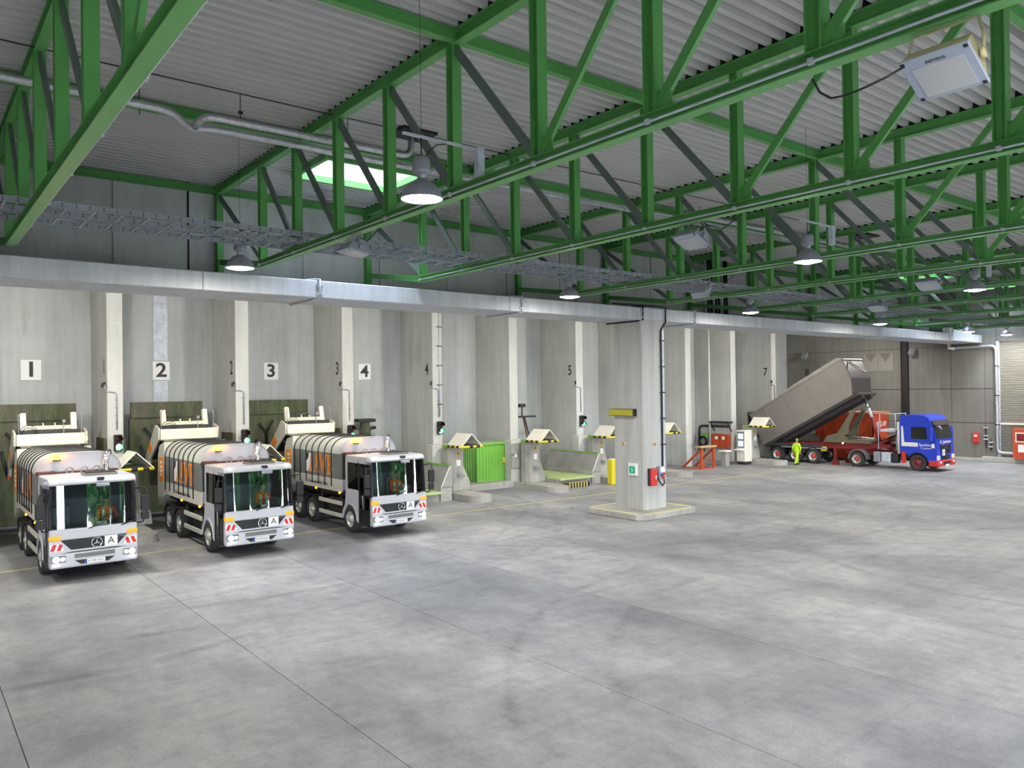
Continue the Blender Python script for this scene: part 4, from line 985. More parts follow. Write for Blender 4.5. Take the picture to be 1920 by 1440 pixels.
    # mirrors
    for s_ in (-1, 1):
        ma = MB().tube([(s_*1.1,.12,2.5),(s_*1.36,-.02,2.55),(s_*1.4,-.05,2.35),(s_*1.4,-.05,1.75),(s_*1.3,.0,1.5),(s_*1.12,.08,1.48)], .022, 6).build('mirror_arm', M['black'], t)
        MB().bbox(s_*1.36-.12, s_*1.36+.12, -.1, .02, 1.85, 2.32, .03).build('mirror', M['black'], ma)
        MB().bbox(s_*1.36-.11, s_*1.36+.11, -.08, .02, 1.58, 1.82, .03).build('wide_angle_mirror', M['black'], ma)
    MB().lathe([(.0,-.07),(.09,-.04),(.11,0),(.0,.03)], (-1.18,.2,2.78), 'y', 12).build('kerb_mirror', M['lampmetal'], t)
    # body: lower side, grey band, rounded upper shell
    Y0, Y1 = 2.42, 7.05; HB = 1.16
    def sect(z0, z1):
        return None
    MB().box(-HB,HB,Y0,Y1,1.46,1.94).build('body_sill', M['champ'], t)
    MB().box(-HB,HB,Y0,Y1,1.94,2.92).build('body_band', M['band'], t)
    arc = [(-HB,2.92)] + [(-HB+.62-.62*math.cos(R(a)), 2.92+.58*math.sin(R(a))) for a in range(10,91,10)]
    arc = arc + [(-x_,z_) for x_,z_ in reversed(arc)]
    us = MB(); n_ = len(arc)
    us.add([(x_,y_,z_) for y_ in (Y0,Y1) for x_,z_ in arc], [(i,i+1,n_+i+1,n_+i) for i in range(n_-1)], True); us.add([(x_,Y1,z_) for x_,z_ in arc], [tuple(range(n_))])
    us.build('body_roof', M['champ'], t)
    hp = [(-HB-.012,1.62)] + [(x_*1.012, z_+.012) for x_,z_ in arc] + [(HB+.012,1.62)]
    for k in range(7):
        y_ = 3.25+k*.6
        MB().tube([(x_,y_,z_) for x_,z_ in hp], .022, 5).build('body_rib', M['cable'], t)
    # curved front shield of the body, beams and pipes between cab and body
    sh = MB(); m_ = len(arc); sh.add([(x_*1.02,y_,z_+.04) for y_ in (2.22,2.5) for x_,z_ in arc], [(i,i+1,m_+i+1,m_+i) for i in range(m_-1)], True)
    pts = [(x_*1.02,2.24,z_+.04) for x_,z_ in arc]; lowp = [(x_*1.02,2.24,3.0) for x_,z_ in arc]
    sh.add([(x_*1.02,2.3,z_+.04) for x_,z_ in arc]+[(HB*.98,2.3,2.95),(-HB*.98,2.3,2.95)], [tuple(range(m_+2))])
    sh.build('front_shield', M['silver'], t)
    MB().box(-1.0,1.05,2.12,2.36,2.8,2.97).build('front_beam', M['brown'], t); MB().box(-1.16,-.7,2.0,2.4,2.9,3.0).build('front_bracket', M['brown'], t)
    MB().box(-1.1,1.1,2.3,2.42,1.46,2.9).build('body_front', M['chassis'], t)
    for x_ in (-1.05,-.95,-.85): MB().tube([(x_,2.22,1.2),(x_,2.22,2.85)], .03, 6).build('front_pipe', M['lampmetal'], t)
    MB().bbox(-1.12,-.75,2.12,2.4,1.55,1.95,.02,1).build('valve_box', M['lampmetal'], t)
    for x_ in (-.3,.1,.45): MB().lathe([(.10,-.015),(.12,0),(.10,.015),(.08,0),(.10,-.015)], (x_,2.1,3.0), 'y', 14).build('hose_loop', M['lampmetal'], t)
    ex = MB().tube([(.72,2.16,1.4),(.72,2.16,3.32),(.76,2.22,3.45),(.86,2.3,3.52)], .09, 12).build('exhaust_stack', M['chrome'], t)
    bc = MB().lathe([(.0,.0),(.11,.0),(.11,.05),(.0,.05)], (-.62,2.2,3.3), 'z', 14).build('beacon_base', M['brown'], t); MB().lathe([(.085,.05),(.085,.17),(.05,.22),(.0,.23)], (-.62,2.2,3.3), 'z', 14).build('beacon', M['beacon'], bc)
    for y_ in (2.55,4.7): MB().bbox(-HB-.03,-HB+.02,y_-.05,y_+.05,1.40,1.46,.01,1).build('side_marker', M['marker'], t)
    # orange lettering and leaf emblem on the visible side
    X = -HB-.004
    def yz(u, v): return (5.62-u, 2.06+v)     # u runs from rear to front, v up
    P = lambda L: [yz(*q) for q in L]
    lg = letter_bars(t, 'emblem_ground', [P([(-.05,0),(.48,0),(.48,.76),(-.05,.76)])], M['rwhite'], X)
    letter_bars(lg, 'emblem_dark', [P([(-.05,.4),(.12,.5),(.22,.62),(.24,.76),(-.05,.76)])], M['ink'], X-.006)
    letter_bars(lg, 'emblem_orange', [P([(.16,0),(.34,.16),(.42,.42),(.45,.76),(.48,.76),(.48,.3),(.42,0)])], M['orange'], X-.006)
    A = [[(.78,0),(.86,0),(1.02,.78),(.94,.78)],[(.94,.78),(1.02,.78),(1.22,0),(1.10,0)],[(.84,.22),(1.14,.22),(1.12,.30),(.86,.30)],[(.72,0),(.92,0),(.92,.05),(.72,.05)],[(1.04,0),(1.28,0),(1.28,.05),(1.04,.05)]]
    Wl = [[(1.28,.78),(1.40,.78),(1.52,0),(1.46,0)],[(1.46,0),(1.52,0),(1.64,.55),(1.58,.6)],[(1.56,.6),(1.64,.6),(1.74,0),(1.68,0)],[(1.68,0),(1.74,0),(1.88,.78),(1.80,.78)],[(1.22,.73),(1.46,.73),(1.46,.78),(1.22,.78)],[(1.74,.73),(1.94,.73),(1.94,.78),(1.74,.78)]]
    Bl = [[(2.02,0),(2.14,0),(2.14,.78),(2.02,.78)],[(1.96,0),(2.3,0),(2.3,.06),(1.96,.06)],[(1.96,.72),(2.28,.72),(2.28,.78),(1.96,.78)],[(2.1,.38),(2.3,.38),(2.3,.44),(2.1,.44)],[(2.26,.06),(2.34,.08),(2.40,.16),(2.40,.30),(2.34,.38),(2.26,.44),(2.30,.30),(2.30,.16)],[(2.26,.40),(2.33,.46),(2.37,.54),(2.37,.66),(2.32,.74),(2.24,.78),(2.28,.66),(2.28,.54)]]
    for nm, L in (('letter_a',A),('letter_w',Wl),('letter_b',Bl)): letter_bars(t, nm, [P(q) for q in L], M['orange'], X)
    text('slogan', 'Für ein sauberes Köln. Für Sie.', .17, M['ink'], t, (X-.002, 4.55, 1.68), '-x', .9, .002)
    # tail frame, raised tailgate, lifter
    tf = MB().prism([(7.05,1.4),(8.0,.9),(8.05,1.6),(7.95,2.9),(7.7,3.3),(7.05,3.45)], -HB, HB, 'x').build('tail_frame', M['champ'], t)
    MB().box(X-.012,X-.002,7.2,7.75,1.9,2.85).build('orange_panel', M['orange'], tf)
    for z_ in (2.1,2.25,2.42,2.6): MB().box(X-.018,X-.011,7.35,7.6,z_,z_+.1).build('panel_print', M['rwhite'], tf)
    MB().box(-1.0,1.0,7.9,8.1,1.6,3.2).build('hopper_mouth', M['black'], tf)
    gate = [(7.85,3.5),(7.8,3.95),(8.3,4.08),(9.85,2.75),(9.8,2.2),(9.35,2.3),(9.2,2.6)]
    tgo = MB().prism(gate, -HB-.02, -HB+.05, 'x').build('tailgate', M['champ'], t)
    MB().prism(gate, HB-.05, HB+.02, 'x').build('tailgate_cheek', M['champ'], tgo)
    MB().prism([(8.25,4.05),(9.82,2.72),(9.7,2.6),(8.2,3.9)], -HB, HB, 'x').build('tailgate_back', M['chassis'], tgo)
    MB().prism([(8.75,3.1),(9.15,2.8),(9.4,3.1),(9.02,3.42)], -HB-.03, -HB-.02, 'x').build('orange_panel', M['orange'], tgo)
    MB().bbox(-HB-.06,-HB+.04,9.55,9.75,2.15,2.3,.02,1).build('tail_lamp', M['redp'], tgo)
    MB().tube([(-HB+.1,8.0,3.1),(-HB+.1,8.9,3.3)], .04, 8).build('lift_ram', M['chassis'], tgo)
    MB().bbox(-1.1,1.08,7.72,7.84,3.5,3.92,.02,1).build('cream_cover', M['cream'], t)
    MB().box(-.95,.95,7.9,8.5,3.42,3.5).build('cover_deck', M['cream'], t)
    lf = MB().bbox(-.9,.9,8.35,8.5,4.05,4.2,.02,1).build('lifter_beam', M['cream'], t)
    MB().box(-.85,.85,8.3,8.4,3.75,3.95).build('lower_beam', M['cream'], lf)
    for x_ in (-.82,.82): MB().hexa([(x_-.1,8.3,3.9),(x_+.1,8.3,3.9),(x_+.1,8.5,3.9),(x_-.1,8.5,3.9)], [(x_-.09,8.5,4.68),(x_+.09,8.5,4.68),(x_+.09,8.65,4.62),(x_-.09,8.65,4.62)]).build('lifter_arm', M['cream'], lf)
    for x_ in (-.2,.18): MB().box(x_-.02,x_+.02,8.3,8.4,4.15,4.3).build('lug', M['cream'], lf)
    MB().tube([(.45,8.2,3.6),(.45,8.2,4.35)], .02, 6).build('camera_post', M['lampmetal'], lf); MB().bbox(.39,.51,8.1,8.25,4.3,4.42,.02,1).build('camera', M['lampmetal'], lf)
    for s_ in (-1,1): MB().tube([(s_*1.0,8.0,3.6),(s_*1.02,8.0,4.6),(s_*.94,8.0,4.68)], .02, 6).build('guard_rod', M['lampmetal'], lf)
    for r_ in (.2,.28): MB().lathe([(r_-.012,0),(r_,.012),(r_+.012,0),(r_,-.012),(r_-.012,0)], (-.68,8.15,3.95), 'y', 20).build('hydraulic_hose', M['chassis'], lf)
    b2 = MB().bbox(1.02,1.22,7.85,8.0,3.55,3.62,.02,1).build('beacon_base', M['brown'], t); MB().lathe([(.07,.0),(.07,.12),(.0,.16)], (1.13,7.92,3.62), 'z', 12).build('beacon', M['beacon'], b2)

tr1 = thing('refuse_truck', 'silver refuse truck at the left edge, leftmost of the three', 'truck', (4.46,25.2,0), 0, 'silver refuse trucks')
refuse_truck(tr1)
tr2 = dup(tr1, (9.31,25.14,0), 'silver refuse truck in the middle of the three')
tr3 = dup(tr1, (14.53,25.12,0), 'silver refuse truck nearest the green container, rightmost of the three')
for tr, s_ in ((tr1,'K WB 3232'),(tr2,'K WB 8338'),(tr3,'K WB 8312')):
    pl_ = [c_ for c_ in tr.children if c_.name.startswith('number_plate')][0]
    text('plate_text', s_, .085, M['ink'], pl_, (.02,-.107,.56), '-y', .95, .001)

# ---------------------------------------------------------------- people
def person(root, joints, edges_, zones, extra=None):
    me = bpy.data.meshes.new('body'); names = list(joints)
    me.from_pydata([joints[k][0] for k in names], [(names.index(a), names.index(b)) for a, b in edges_], [])
    o = bpy.data.objects.new('body', me); COL.objects.link(o)
    sk = o.modifiers.new('skin', 'SKIN'); sk.use_smooth_shade = True
    for i, k in enumerate(names):
        r_ = joints[k][1]; me.skin_vertices[0].data[i].radius = r_ if isinstance(r_, tuple) else (r_, r_)
        me.skin_vertices[0].data[i].use_root = (k == 'pelvis')
    ss = o.modifiers.new('sub', 'SUBSURF'); ss.levels = 2; ss.render_levels = 2
    bpy.context.view_layer.update()
    m2 = bpy.data.meshes.new_from_object(o.evaluated_get(bpy.context.evaluated_depsgraph_get()))
    bpy.data.objects.remove(o); m2.materials.clear()
    mats = [];
    for fn, mt in zones:
        if mt not in mats: mats.append(mt)
    for mt in mats: m2.materials.append(mt)
    for p_ in m2.polygons:
        p_.use_smooth = True
        for fn, mt in zones:
            if fn(p_.center): p_.material_index = mats.index(mt); break
    b = bpy.data.objects.new('body', m2); COL.objects.link(b); b.parent = root
    return b
def head_parts(root, c_, f, hairmat, cap=False):   # c_: head centre, f: facing unit vector (xy)
    c_ = Vector(c_); f = Vector((f[0],f[1],0)).normalized(); r_ = Vector((-f.y,f.x,0))
    hd = MB(); ico = bmesh.new(); bmesh.ops.create_uvsphere(ico, u_segments=16, v_segments=12, radius=1)
    vs = []
    for v in ico.verts:
        q = v.co; jaw = 1-.18*max(0,-q.z)
        vs.append(c_ + r_*(q.x*.078*jaw) + f*(q.y*.098*(1-.1*max(0,-q.z)) ) + Vector((0,0,q.z*.118)))
    ico.verts.index_update(); hd.add(vs, [[v.index for v in fc.verts] for fc in ico.faces], True); ico.free()
    h_ = hd.build('head', M['skin'], root)
    ns = MB().hexa([c_+f*.09+r_*-.014+Vector((0,0,-.035)), c_+f*.09+r_*.014+Vector((0,0,-.035)), c_+f*.122+r_*.012+Vector((0,0,-.03)), c_+f*.122+r_*-.012+Vector((0,0,-.03))],
                   [c_+f*.09+r_*-.008+Vector((0,0,.02)), c_+f*.09+r_*.008+Vector((0,0,.02)), c_+f*.1+r_*.006+Vector((0,0,.018)), c_+f*.1+r_*-.006+Vector((0,0,.018))]); ns.build('nose', M['skin'], h_)
    for s_ in (-1,1):
        e = c_+f*.088+r_*(s_*.033)+Vector((0,0,.015)); MB().lathe([(0,-.012),(.012,-.006),(.014,0),(.012,.006),(0,.012)], e, 'z', 8).build('eye', M['ink'], h_)
        MB().lathe([(0,-.03),(.02,-.015),(.024,.01),(0,.03)], c_+r_*(s_*.08), 'z', 8).build('ear', M['skin'], h_)
    MB().bar(c_+f*.088+r_*-.025+Vector((0,0,-.062)), c_+f*.088+r_*.025+Vector((0,0,-.062)), .012, .01).build('mouth', M['redp'], h_)
    hr = MB(); ico = bmesh.new(); bmesh.ops.create_uvsphere(ico, u_segments=16, v_segments=12, radius=1)
    keep = [fc for fc in ico.faces if fc.calc_center_median().z > .15 or (fc.calc_center_median().y < -.1 and fc.calc_center_median().z > -.35)]
    idx = {}; vs = []; fs = []
    for fc in keep:
        row = []
        for v in fc.verts:
            if v.index not in idx: idx[v.index] = len(vs); q = v.co; vs.append(c_ + r_*(q.x*.088) + f*(q.y*.108) + Vector((0,0,q.z*.128+.004)))
            row.append(idx[v.index])
        fs.append(row)
    ico.free(); hr.add(vs, fs, True); hr.build('cap' if cap else 'hair', hairmat, root)
    if cap: MB().hexa([c_+f*.08+r_*-.07+Vector((0,0,.03)),c_+f*.08+r_*.07+Vector((0,0,.03)),c_+f*.18+r_*.05+Vector((0,0,.02)),c_+f*.18+r_*-.05+Vector((0,0,.02))],[c_+f*.08+r_*-.07+Vector((0,0,.042)),c_+f*.08+r_*.07+Vector((0,0,.042)),c_+f*.18+r_*.05+Vector((0,0,.03)),c_+f*.18+r_*-.05+Vector((0,0,.03))]).build('cap_peak', hairmat, root)
def hand(root, wrist, d, palm_n, mat, side=1):
    w_ = Vector(wrist); d = Vector(d).normalized(); n_ = Vector(palm_n); n_ = (n_-d*n_.dot(d)).normalized(); r_ = d.cross(n_)*side
    mb = MB(); mb.bar(w_, w_+d*.09, .08, .03, n_)
    for k in range(4):
        b_ = w_+d*.085+r_*(-.03+.02*k); L = (.075,.085,.08,.062)[k]
        mb.tube([b_, b_+d*L*.5+n_*.006, b_+d*L*.8+n_*.022, b_+d*L*.95+n_*.04], .0095, 6, True, [.010,.0095,.0088,.007])
    mb.tube([w_+d*.02-r_*.035, w_+d*.05-r_*.065+n_*.01, w_+d*.09-r_*.075+n_*.03], .011, 6)
    return mb.build('hand', mat, root)

# seated driver (local: seat at x=.56 of the truck, facing -y, hands on the wheel)
drv = thing('person', 'driver in an orange hi-vis vest at the wheel of the middle refuse truck', 'person', (9.31,25.14,0), 0, 'truck drivers')
J = {'pelvis':((.56,1.30,1.36),.15),'waist':((.56,1.34,1.52),(.15,.12)),'chest':((.56,1.33,1.74),(.18,.13)),'neck0':((.56,1.33,1.90),.08),'neck':((.56,1.31,1.97),.055),'headb':((.56,1.29,2.02),.06)}
E_ = [('pelvis','waist'),('waist','chest'),('chest','neck0'),('neck0','neck'),('neck','headb')]
for s_, k in ((-1,'l'),(1,'r')):
    J.update({'sh'+k:((.56+s_*.2,1.33,1.84),.075),'el'+k:((.56+s_*.27,1.14,1.60),.052),'wr'+k:((.56+s_*.19,.84,1.66),.034),
              'hip'+k:((.56+s_*.1,1.24,1.36),.10),'kn'+k:((.56+s_*.16,.86,1.36),.075),'an'+k:((.56+s_*.16,.78,1.0),.05),'toe'+k:((.56+s_*.16,.64,.97),.042)})
    E_ += [('chest','sh'+k),('sh'+k,'el'+k),('el'+k,'wr'+k),('pelvis','hip'+k),('hip'+k,'kn'+k),('kn'+k,'an'+k),('an'+k,'toe'+k)]
person(drv, J, E_, [(lambda c: c.z > 1.915, M['skin']), (lambda c: c.z > 1.45, M['vest']), (lambda c: c.z < 1.03, M['chassis']), (lambda c: True, M['trouser'])])
head_parts(drv, (.56,1.27,2.11), (0,-1), M['hair'])
for s_ in (-1,1):
    hand(drv, (.56+s_*.19,.83,1.66), (-s_*.12,-.9,.0), (0,-.1,-1), M['skin'], s_)
    MB().box(.56+s_*.1-.03,.56+s_*.1+.03,1.17,1.20,1.5,1.82).build('reflective_strip', M['rwhite'], drv)
dup(drv, (4.46,25.2,0), 'driver in an orange hi-vis vest in the leftmost refuse truck')
dup(drv, (14.53,25.12,0), 'driver in an orange hi-vis vest in the refuse truck nearest the green container')

# walking worker beside the tipper
wk = thing('person', 'worker in bright lime hi-vis jacket and trousers walking beside the raised tipper body', 'person', (47.65,29.3,0), R(75))
J = {'pelvis':((0,0,.95),(.16,.13)),'waist':((0,0,1.1),(.16,.13)),'chest':((0,-.02,1.33),(.2,.145)),'neck0':((0,-.02,1.47),.085),'neck':((0,-.02,1.54),.058),'headb':((0,-.03,1.6),.06)}
E_ = [('pelvis','waist'),('waist','chest'),('chest','neck0'),('neck0','neck'),('neck','headb')]
for s_, k in ((-1,'l'),(1,'r')):
    st = s_*.22
    J.update({'sh'+k:((s_*.21,-.02,1.42),.085),'el'+k:((s_*.27,.1*s_,1.16),.062),'wr'+k:((s_*.27,-.02+.02*s_,.92),.044),
              'hip'+k:((s_*.1,0,.88),.115),'kn'+k:((s_*.11,-.55*st-.06,.5),.082),'an'+k:((s_*.11,-st+.04,.1),.058),'toe'+k:((s_*.12,-st-.12,.05),.048)})
    E_ += [('chest','sh'+k),('sh'+k,'el'+k),('el'+k,'wr'+k),('pelvis','hip'+k),('hip'+k,'kn'+k),('kn'+k,'an'+k),('an'+k,'toe'+k)]
person(wk, J, E_, [(lambda c: c.z > 1.5 and abs(c.x) < .12, M['skin']), (lambda c: c.z < .12, M['chassis']), (lambda c: True, M['hivis'])])
head_parts(wk, (0,-.05,1.68), (0,-1), M['cap'], True)
for s_ in (-1,1): hand(wk, (s_*.27,-.02+.02*s_,.90), (0,-.12,-1), (-s_,0,0), M['skin'], s_)

# ---------------------------------------------------------------- blue tractor, tipping trailer, orange skip
TXC = 50.48
t = thing('tractor_unit', 'blue tractor unit with red bumper parked at the right, nose into the hall', 'truck', (TXC,20.95,0))
cabp = [(.02,.62),(.0,1.2),(.02,1.98),(.30,2.92),(.48,3.3),(.75,3.42),(1.2,3.47),(2.1,3.44),(2.2,3.3),(2.2,1.15),(1.9,1.15)] + [(1.15+.64*math.cos(R(a)), .51+.64*math.sin(R(a))) for a in range(35,181,16)] + [(.5,.62)]
MB().prism(cabp, -1.2, 1.2, 'x').build('cab', M['blue'], t, .07)
MB().hexa([(-1.1,-.01,2.02),(1.1,-.01,2.02),(1.1,.1,2.02),(-1.1,.1,2.02)], [(-1.06,.27,2.9),(1.06,.27,2.9),(1.06,.4,2.9),(-1.06,.4,2.9)]).build('windscreen', plain('dark_windscreen', lin(34,38,34), .08), t)
MB().hexa([(-1.12,.12,2.82),(1.12,.12,2.82),(1.12,.2,2.86),(-1.12,.2,2.86)], [(-1.1,.32,3.12),(1.1,.32,3.12),(1.1,.4,3.12),(-1.1,.4,3.12)]).build('sun_visor', plain('smoked_visor', lin(52,46,44), .2), t)
gw = plain('dark_side_glass', lin(30,36,38), .08)
for s_ in (-1,1):
    xx = s_*1.2
    MB().prism([(.55,2.02),(.62,2.72),(1.5,2.72),(1.5,1.98),(.7,1.98)], min(xx,xx+s_*.012), max(xx,xx+s_*.012), 'x').build('side_window', gw, t)
    ma = MB().tube([(s_*1.2,.3,2.7),(s_*1.42,.22,2.72),(s_*1.42,.22,1.8),(s_*1.2,.28,1.75)], .03, 6).build('mirror_arm', M['black'], t)
    MB().bbox(s_*1.42-.13,s_*1.42+.13,.14,.3,1.85,2.65,.05).build('mirror', M['blue'], ma)
    MB().prism([(2.1,2.75),(2.0,2.75),(1.92,1.75),(1.1,1.75),(1.1,1.5),(2.1,1.5)], min(xx,xx+s_*.014), max(xx,xx+s_*.014), 'x').build('white_stripe', M['white'], t)
    arch(t, min(s_*.85,s_*1.22), max(s_*.85,s_*1.22), 1.15, .51, .58, .05, M['black'], 20, 170, 'mudguard')
    MB().box(s_*1.18-.04,s_*1.18+.04,1.86,2.1,.45,1.15).build('red_wheel_flap', M['redp'], t)
    MB().bbox(s_*1.02-.17,s_*1.02+.17,-.06,.14,.72,1.0,.04).build('headlamp', plain('truck_headlamp', lin(220,214,200), .2), t)
    wheel(t, s_*1.05, 1.15, s_, RIM_F, 'wine', 'wine')
    wheel(t, s_*1.02, 5.05, s_, RIM_R, 'rim', 'redp')
    arch(t, min(s_*.7,s_*1.24), max(s_*.7,s_*1.24), 4.95, .51, .58, .06, M['band'], 0, 180)
    MB().bbox(s_*1.0-.22,s_*1.0+.22,2.35,2.75,.4,1.0,.05).build('step_box', M['chassis'], t)
    MB().bbox(s_*1.0-.24,s_*1.0+.24,2.8,3.4,.4,1.05,.08).build('fuel_tank', M['galv'], t); MB().bbox(s_*1.0-.24,s_*1.0+.24,3.45,3.9,.4,1.05,.06).build('air_tank', M['lampmetal'], t)
bu = MB().bbox(-1.22,1.22,-.1,.5,.32,.7,.07).build('bumper', M['redp'], t)
MB().box(-.45,.45,-.115,-.09,.42,.6).build('intake', M['black'], bu); MB().box(-.26,.26,-.12,-.1,.34,.45).build('number_plate', M['plate'], bu)
for s_ in (-1,1): MB().bbox(s_*.9-.12,s_*.9+.12,-.12,-.05,.52,.64,.03).build('fog_lamp', M['rwhite'], bu)
gr = MB().prism([(-.72,1.62),(.72,1.62),(.62,1.08),(-.62,1.08)], -.03, .05, 'y').build('grille', M['chassis'], t)
for z_ in (1.2,1.35,1.5): MB().box(-.64,.64,-.045,-.03,z_-.015,z_+.015).build('grille_bar', M['black'], gr)
text('badge', 'MAN', .2, M['chrome'], gr, (0,-.05,1.42), '-y', 1, .006)
MB().prism([(-.5,.98),(.5,.98),(.4,.72),(-.4,.72)], -.03, .05, 'y').build('lower_grille', M['black'], t)
cd_ = MB().box(-.55,-.2,-.06,-.045,.98,1.35).build('letter_card', M['plate'], t); text('letter', 'A', .3, M['ink'], cd_, (-.375,-.062,1.16), '-y', 1, .001)
text('front_name', 'K. Juchem', .27, M['rwhite'], t, (0,-.012,1.8), '-y', 1.35, .006)
text('door_script', 'Spedition', .24, M['rwhite'], t, (-1.212,.62,1.62), '-x', .9, .004); text('door_town', 'K. Juchem', .15, M['rwhite'], t, (-1.212,.62,1.42), '-x', 1, .004)
MB().box(-1.216,-1.2,.12,.3,1.45,1.72).build('door_card', M['plate'], t)
MB().tube([(-.9,.1,2.72),(-1.05,-.12,2.75),(-.85,-.14,2.6)], .07, 8).build('kerb_mirror', M['lampmetal'], t)
MB().tube([(-1.05,2.32,1.0),(-1.05,2.32,3.0)], .09, 10).build('white_stack', M['white'], t)
MB().tube([(-.6,2.6,1.1),(-.6,2.6,2.9)], .07, 8).build('exhaust', M['galv'], t)
fr = MB()
for s_ in (-1,1): fr.box(s_*.42-.06,s_*.42+.06,.6,6.1,.75,1.05)
fr.box(-.42,.42,4.2,5.6,.9,1.15); fr.build('chassis', M['wine'], t)
for y_ in (1.15,4.95): MB().tube([(-.9,y_,.51),(.9,y_,.51)], .1, 8).build('axle', M['chassis'], t)

t = thing('tipping_trailer', 'dark red tipping trailer with its long grey body raised over the bay', 'trailer', (TXC,0,0))
fr = MB()
for s_ in (-1,1):
    fr.prism([(24.0,1.28),(24.0,1.5),(26.4,1.5),(33.0,1.34),(33.0,1.02),(26.5,1.08)], s_*.55-.09, s_*.55+.09, 'x')
for y_ in (24.2,25.5,27.0,28.5,30.0,31.5,32.8): fr.box(-.6,.6,y_-.07,y_+.07,1.1,1.3)
fr.prism([(25.2,1.45),(24.6,1.5),(23.5,2.25),(23.35,2.2)], -.6, .6, 'x')
fo = fr.build('frame', M['wine'], t); MB().box(-1.1,1.1,28.6,33.0,1.05,1.3).build('rear_bogie_frame', M['tubdark'], t)
for s_ in (-1,1):
    MB().box(s_*1.16-.03,s_*1.16+.03,28.4,32.9,1.14,1.24).build('side_rail', M['tubdark'], t)
    MB().box(s_*1.17-.03,s_*1.17+.03,28.0,31.5,1.02,1.1).build('grey_side_guard', M['lampmetal'], t)
    for y_ in (29.1,30.45,31.85):
        wheel(t, s_*1.03, y_, s_, RIM_R, 'rim', 'redp')
    for y_ in (29.1,31.85): arch(t, min(s_*.7,s_*1.2), max(s_*.7,s_*1.2), y_, .51, .57, .05, M['chassis'], 20, 160)
    lg = MB().bar((s_*.9,27.6,1.2),(s_*.9,27.6,.3),.16,.16).build('landing_leg', M['wine'], t); MB().box(s_*.9-.16,s_*.9+.16,27.4,27.8,.0,.3).build('foot', M['wine'], lg)
for y_ in (29.1,30.45,31.85): MB().tube([(-.9,y_,.51),(.9,y_,.51)], .1, 8).build('axle', M['chassis'], t)
MB().prism([(28.1,.9),(28.5,.9),(28.5,1.2),(28.1,1.2)], -1.14, -1.1, 'x').build('yellow_tag', M['yellow'], t)
text('tag_letter', 'A', .26, M['ink'], t, (-1.145,28.3,1.05), '-x', 1, .002)
MB().lathe([(0,-.05),(.05,-.03),(.06,0)], (-1.2,26.9,1.5), 'x', 10).build('marker_lamp', M['clear'], t)
# tipping body
ang = R(-28.1); pv = (0,32.7,1.02)
def T(mb): return mb.rot(pv, ang, 'x')
Yp = 32.7
prof = lambda x_: [(-x_, .0), (x_, .0), (x_*1.0, 2.45), (-x_, 2.45)]
tb = MB(); Lb = 7.5
for s_ in (-1,1): tb.prism([(Yp+.15,1.2),(Yp-Lb,1.2),(Yp-Lb-.45,2.2),(Yp-Lb-.5,3.55),(Yp+.1,3.5)], s_*1.24-.03, s_*1.24+.03, 'x')
to = T(tb).build('tub_side', M['tub'], t)
T(MB().box(-1.24,1.24,Yp-Lb,Yp+.15,1.17,1.25)).build('tub_floor', M['tub'], to)
T(MB().prism([(Yp-Lb+.02,1.2),(Yp-Lb-.03,1.2),(Yp-Lb-.49,2.2),(Yp-Lb-.54,3.55),(Yp-Lb-.46,3.55),(Yp-Lb-.41,2.2)], -1.24, 1.24, 'x')).build('tub_front', M['tubdark'], to)
T(MB().bbox(-1.3,1.3,Yp-Lb-.62,Yp+.15,3.5,3.66,.05,1)).build('tub_top_rail', M['tub'], to)
T(MB().prism([(Yp-Lb-.4,3.66),(Yp-2.2,3.66),(Yp-3.0,3.9),(Yp-Lb-.1,3.95)], -1.05, 1.05, 'x')).build('rolled_sheet_cover', paint('grey_tarpaulin', lin(150,148,138), .8, 0, .15, 2), to)
T(MB().box(-1.2,1.2,Yp-Lb-.4,Yp+.1,1.02,1.17)).build('subframe', M['tubdark'], to)
for s_ in (-1,1): T(MB().box(s_*.55-.1,s_*.55+.1,Yp-Lb-.3,Yp+.1,.78,1.04)).build('rail', M['tubdark'], to)
for k in range(4): T(MB().box(-1.29,-1.26,Yp-1.2-k*1.9-.03,Yp-1.2-k*1.9+.03,1.25,3.5)).build('side_stake', M['tub'], to)
T(MB().box(-1.2,1.2,Yp+.1,Yp+.2,1.3,3.2)).rot((0,32.7,4.0), R(25), 'x').build('tailboard', M['tubdark'], to)
T(MB().bar((-1.0,Yp-Lb-.6,3.4),(-1.0,Yp-Lb-1.25,2.2),.06,.06)).build('ladder_rail', M['tubdark'], to); T(MB().bar((-.6,Yp-Lb-.6,3.4),(-.6,Yp-Lb-1.25,2.2),.06,.06)).build('ladder_rail', M['tubdark'], to)
ram = MB().tube([(-.2,26.0,4.75),(-.2,25.35,3.1)], .075, 12).build('ram_rod', M['chrome'], t)
MB().tube([(-.2,25.4,3.2),(-.2,24.9,1.55)], .13, 12).build('ram_cylinder', M['wine'], ram); MB().tube([(-.2,25.62,3.8),(-.2,25.35,3.1)], .1, 12).build('ram_stage', M['galv'], ram)
la = MB().prism([(28.55,1.5),(28.3,1.9),(27.5,2.15),(26.5,3.7),(26.3,3.6),(26.75,2.6),(26.85,1.6),(27.2,1.5)], -.75, -.6, 'x').build('lifting_arm', M['olive'], t)
MB().prism([(28.55,1.5),(28.3,1.9),(27.5,2.15),(26.5,3.7),(26.3,3.6),(26.75,2.6),(26.85,1.6),(27.2,1.5)], .6, .75, 'x').build('arm_twin', M['olive'], la)
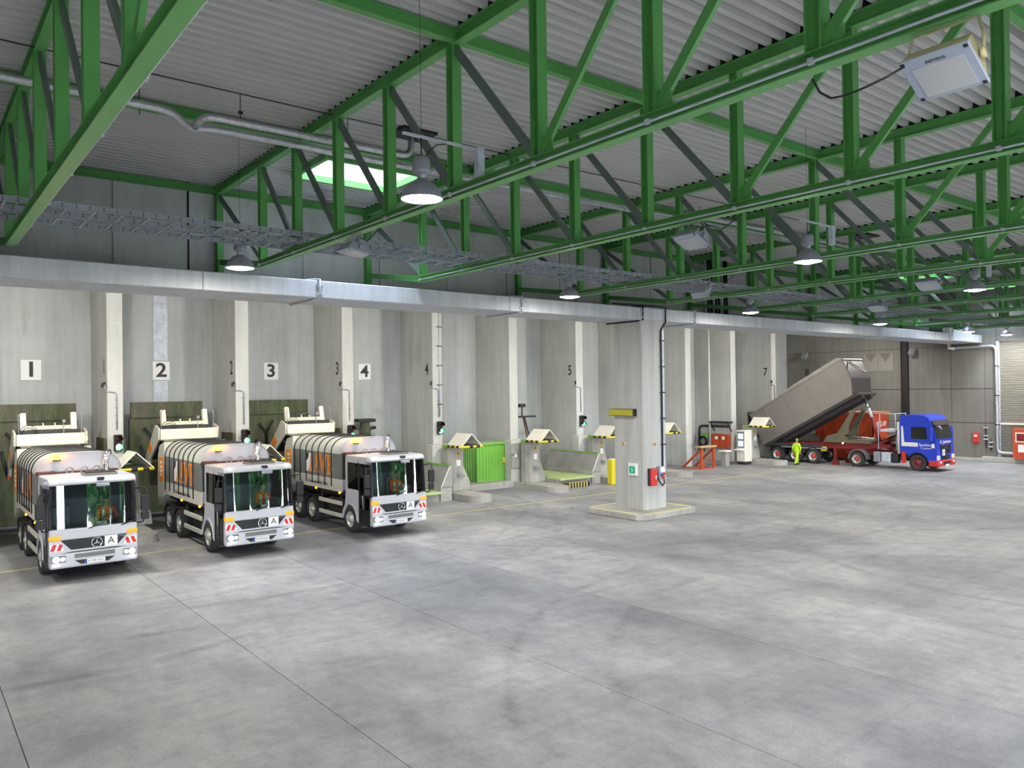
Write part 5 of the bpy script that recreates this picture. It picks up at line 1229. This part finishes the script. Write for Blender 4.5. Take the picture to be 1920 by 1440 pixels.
MB().box(-.8,.8,25.2,28.4,1.5,1.72).build('lifting_frame', M['olive'], t); MB().tube([(-.85,26.9,2.0),(-.85,24.9,1.86)], .06, 8).build('bright_rod', M['chrome'], t)
pf_ = MB().box(-1.0,.4,23.5,24.5,2.35,2.5).build('catwalk', M['galv'], t)
rl = MB()
for a, b in (((-1.0,23.5,2.4),(-1.0,23.5,3.5)),((-1.0,24.5,2.4),(-1.0,24.5,3.5)),((.4,23.5,2.4),(.4,23.5,3.5)),((-1.0,23.5,3.5),(-1.0,24.5,3.5)),((-1.0,23.5,3.5),(.4,23.5,3.5)),((-1.0,23.5,2.95),(.4,23.5,2.95)),((-1.0,24.6,1.2),(-1.0,24.6,3.0)),((-.5,23.7,1.2),(-.5,23.7,2.4))): rl.tube([a,b], .03, 6)
rl.build('handrail', M['galv'], pf_)['kind'] = 'stuff'

t = thing('orange_skip', 'orange steel skip container lettered H 12-09 standing behind the tipping trailer', 'container', (53.0,26.7,0))
sk = MB().hexa([(.25,.6,.1),(2.0,.6,.1),(2.0,3.4,.1),(.25,3.4,.1)], [(.0,.2,1.7),(2.2,.2,1.7),(2.2,4.0,1.7),(0,4.0,1.7)]).build('lower_hopper', M['orangep'], t)
w_ = MB()
for q in ((0,.06,0,4.3,1.7,3.4),(2.14,2.2,0,4.3,1.7,3.4),(0,2.2,0,.06,1.7,3.4),(0,2.2,4.24,4.3,1.7,3.4)): w_.box(*q)
up = w_.build('upper_wall', M['orangep'], t)
MB().box(-.08,2.28,-.08,4.38,3.32,3.46).build('top_rim', paint('worn_rim', lin(186,120,96), .6, 0, .15, 3), up); MB().box(-.06,2.26,-.06,4.36,1.66,1.78).build('waist_rail', M['orangep'], up)
for y_ in (.9,1.8,2.7,3.6): MB().box(-.06,.0,y_-.06,y_+.06,1.75,3.35).build('stiffener', M['orangep'], up)
text('lettering', 'H 12-09', .52, M['rwhite'], up, (1.05,-.012,2.6), '-y', .9, .006)
for x_, y_ in ((.3,.8),(1.9,.8),(.3,3.2),(1.9,3.2)): MB().box(x_-.1,x_+.1,y_-.1,y_+.1,0,.12).build('foot', M['orangep'], t)
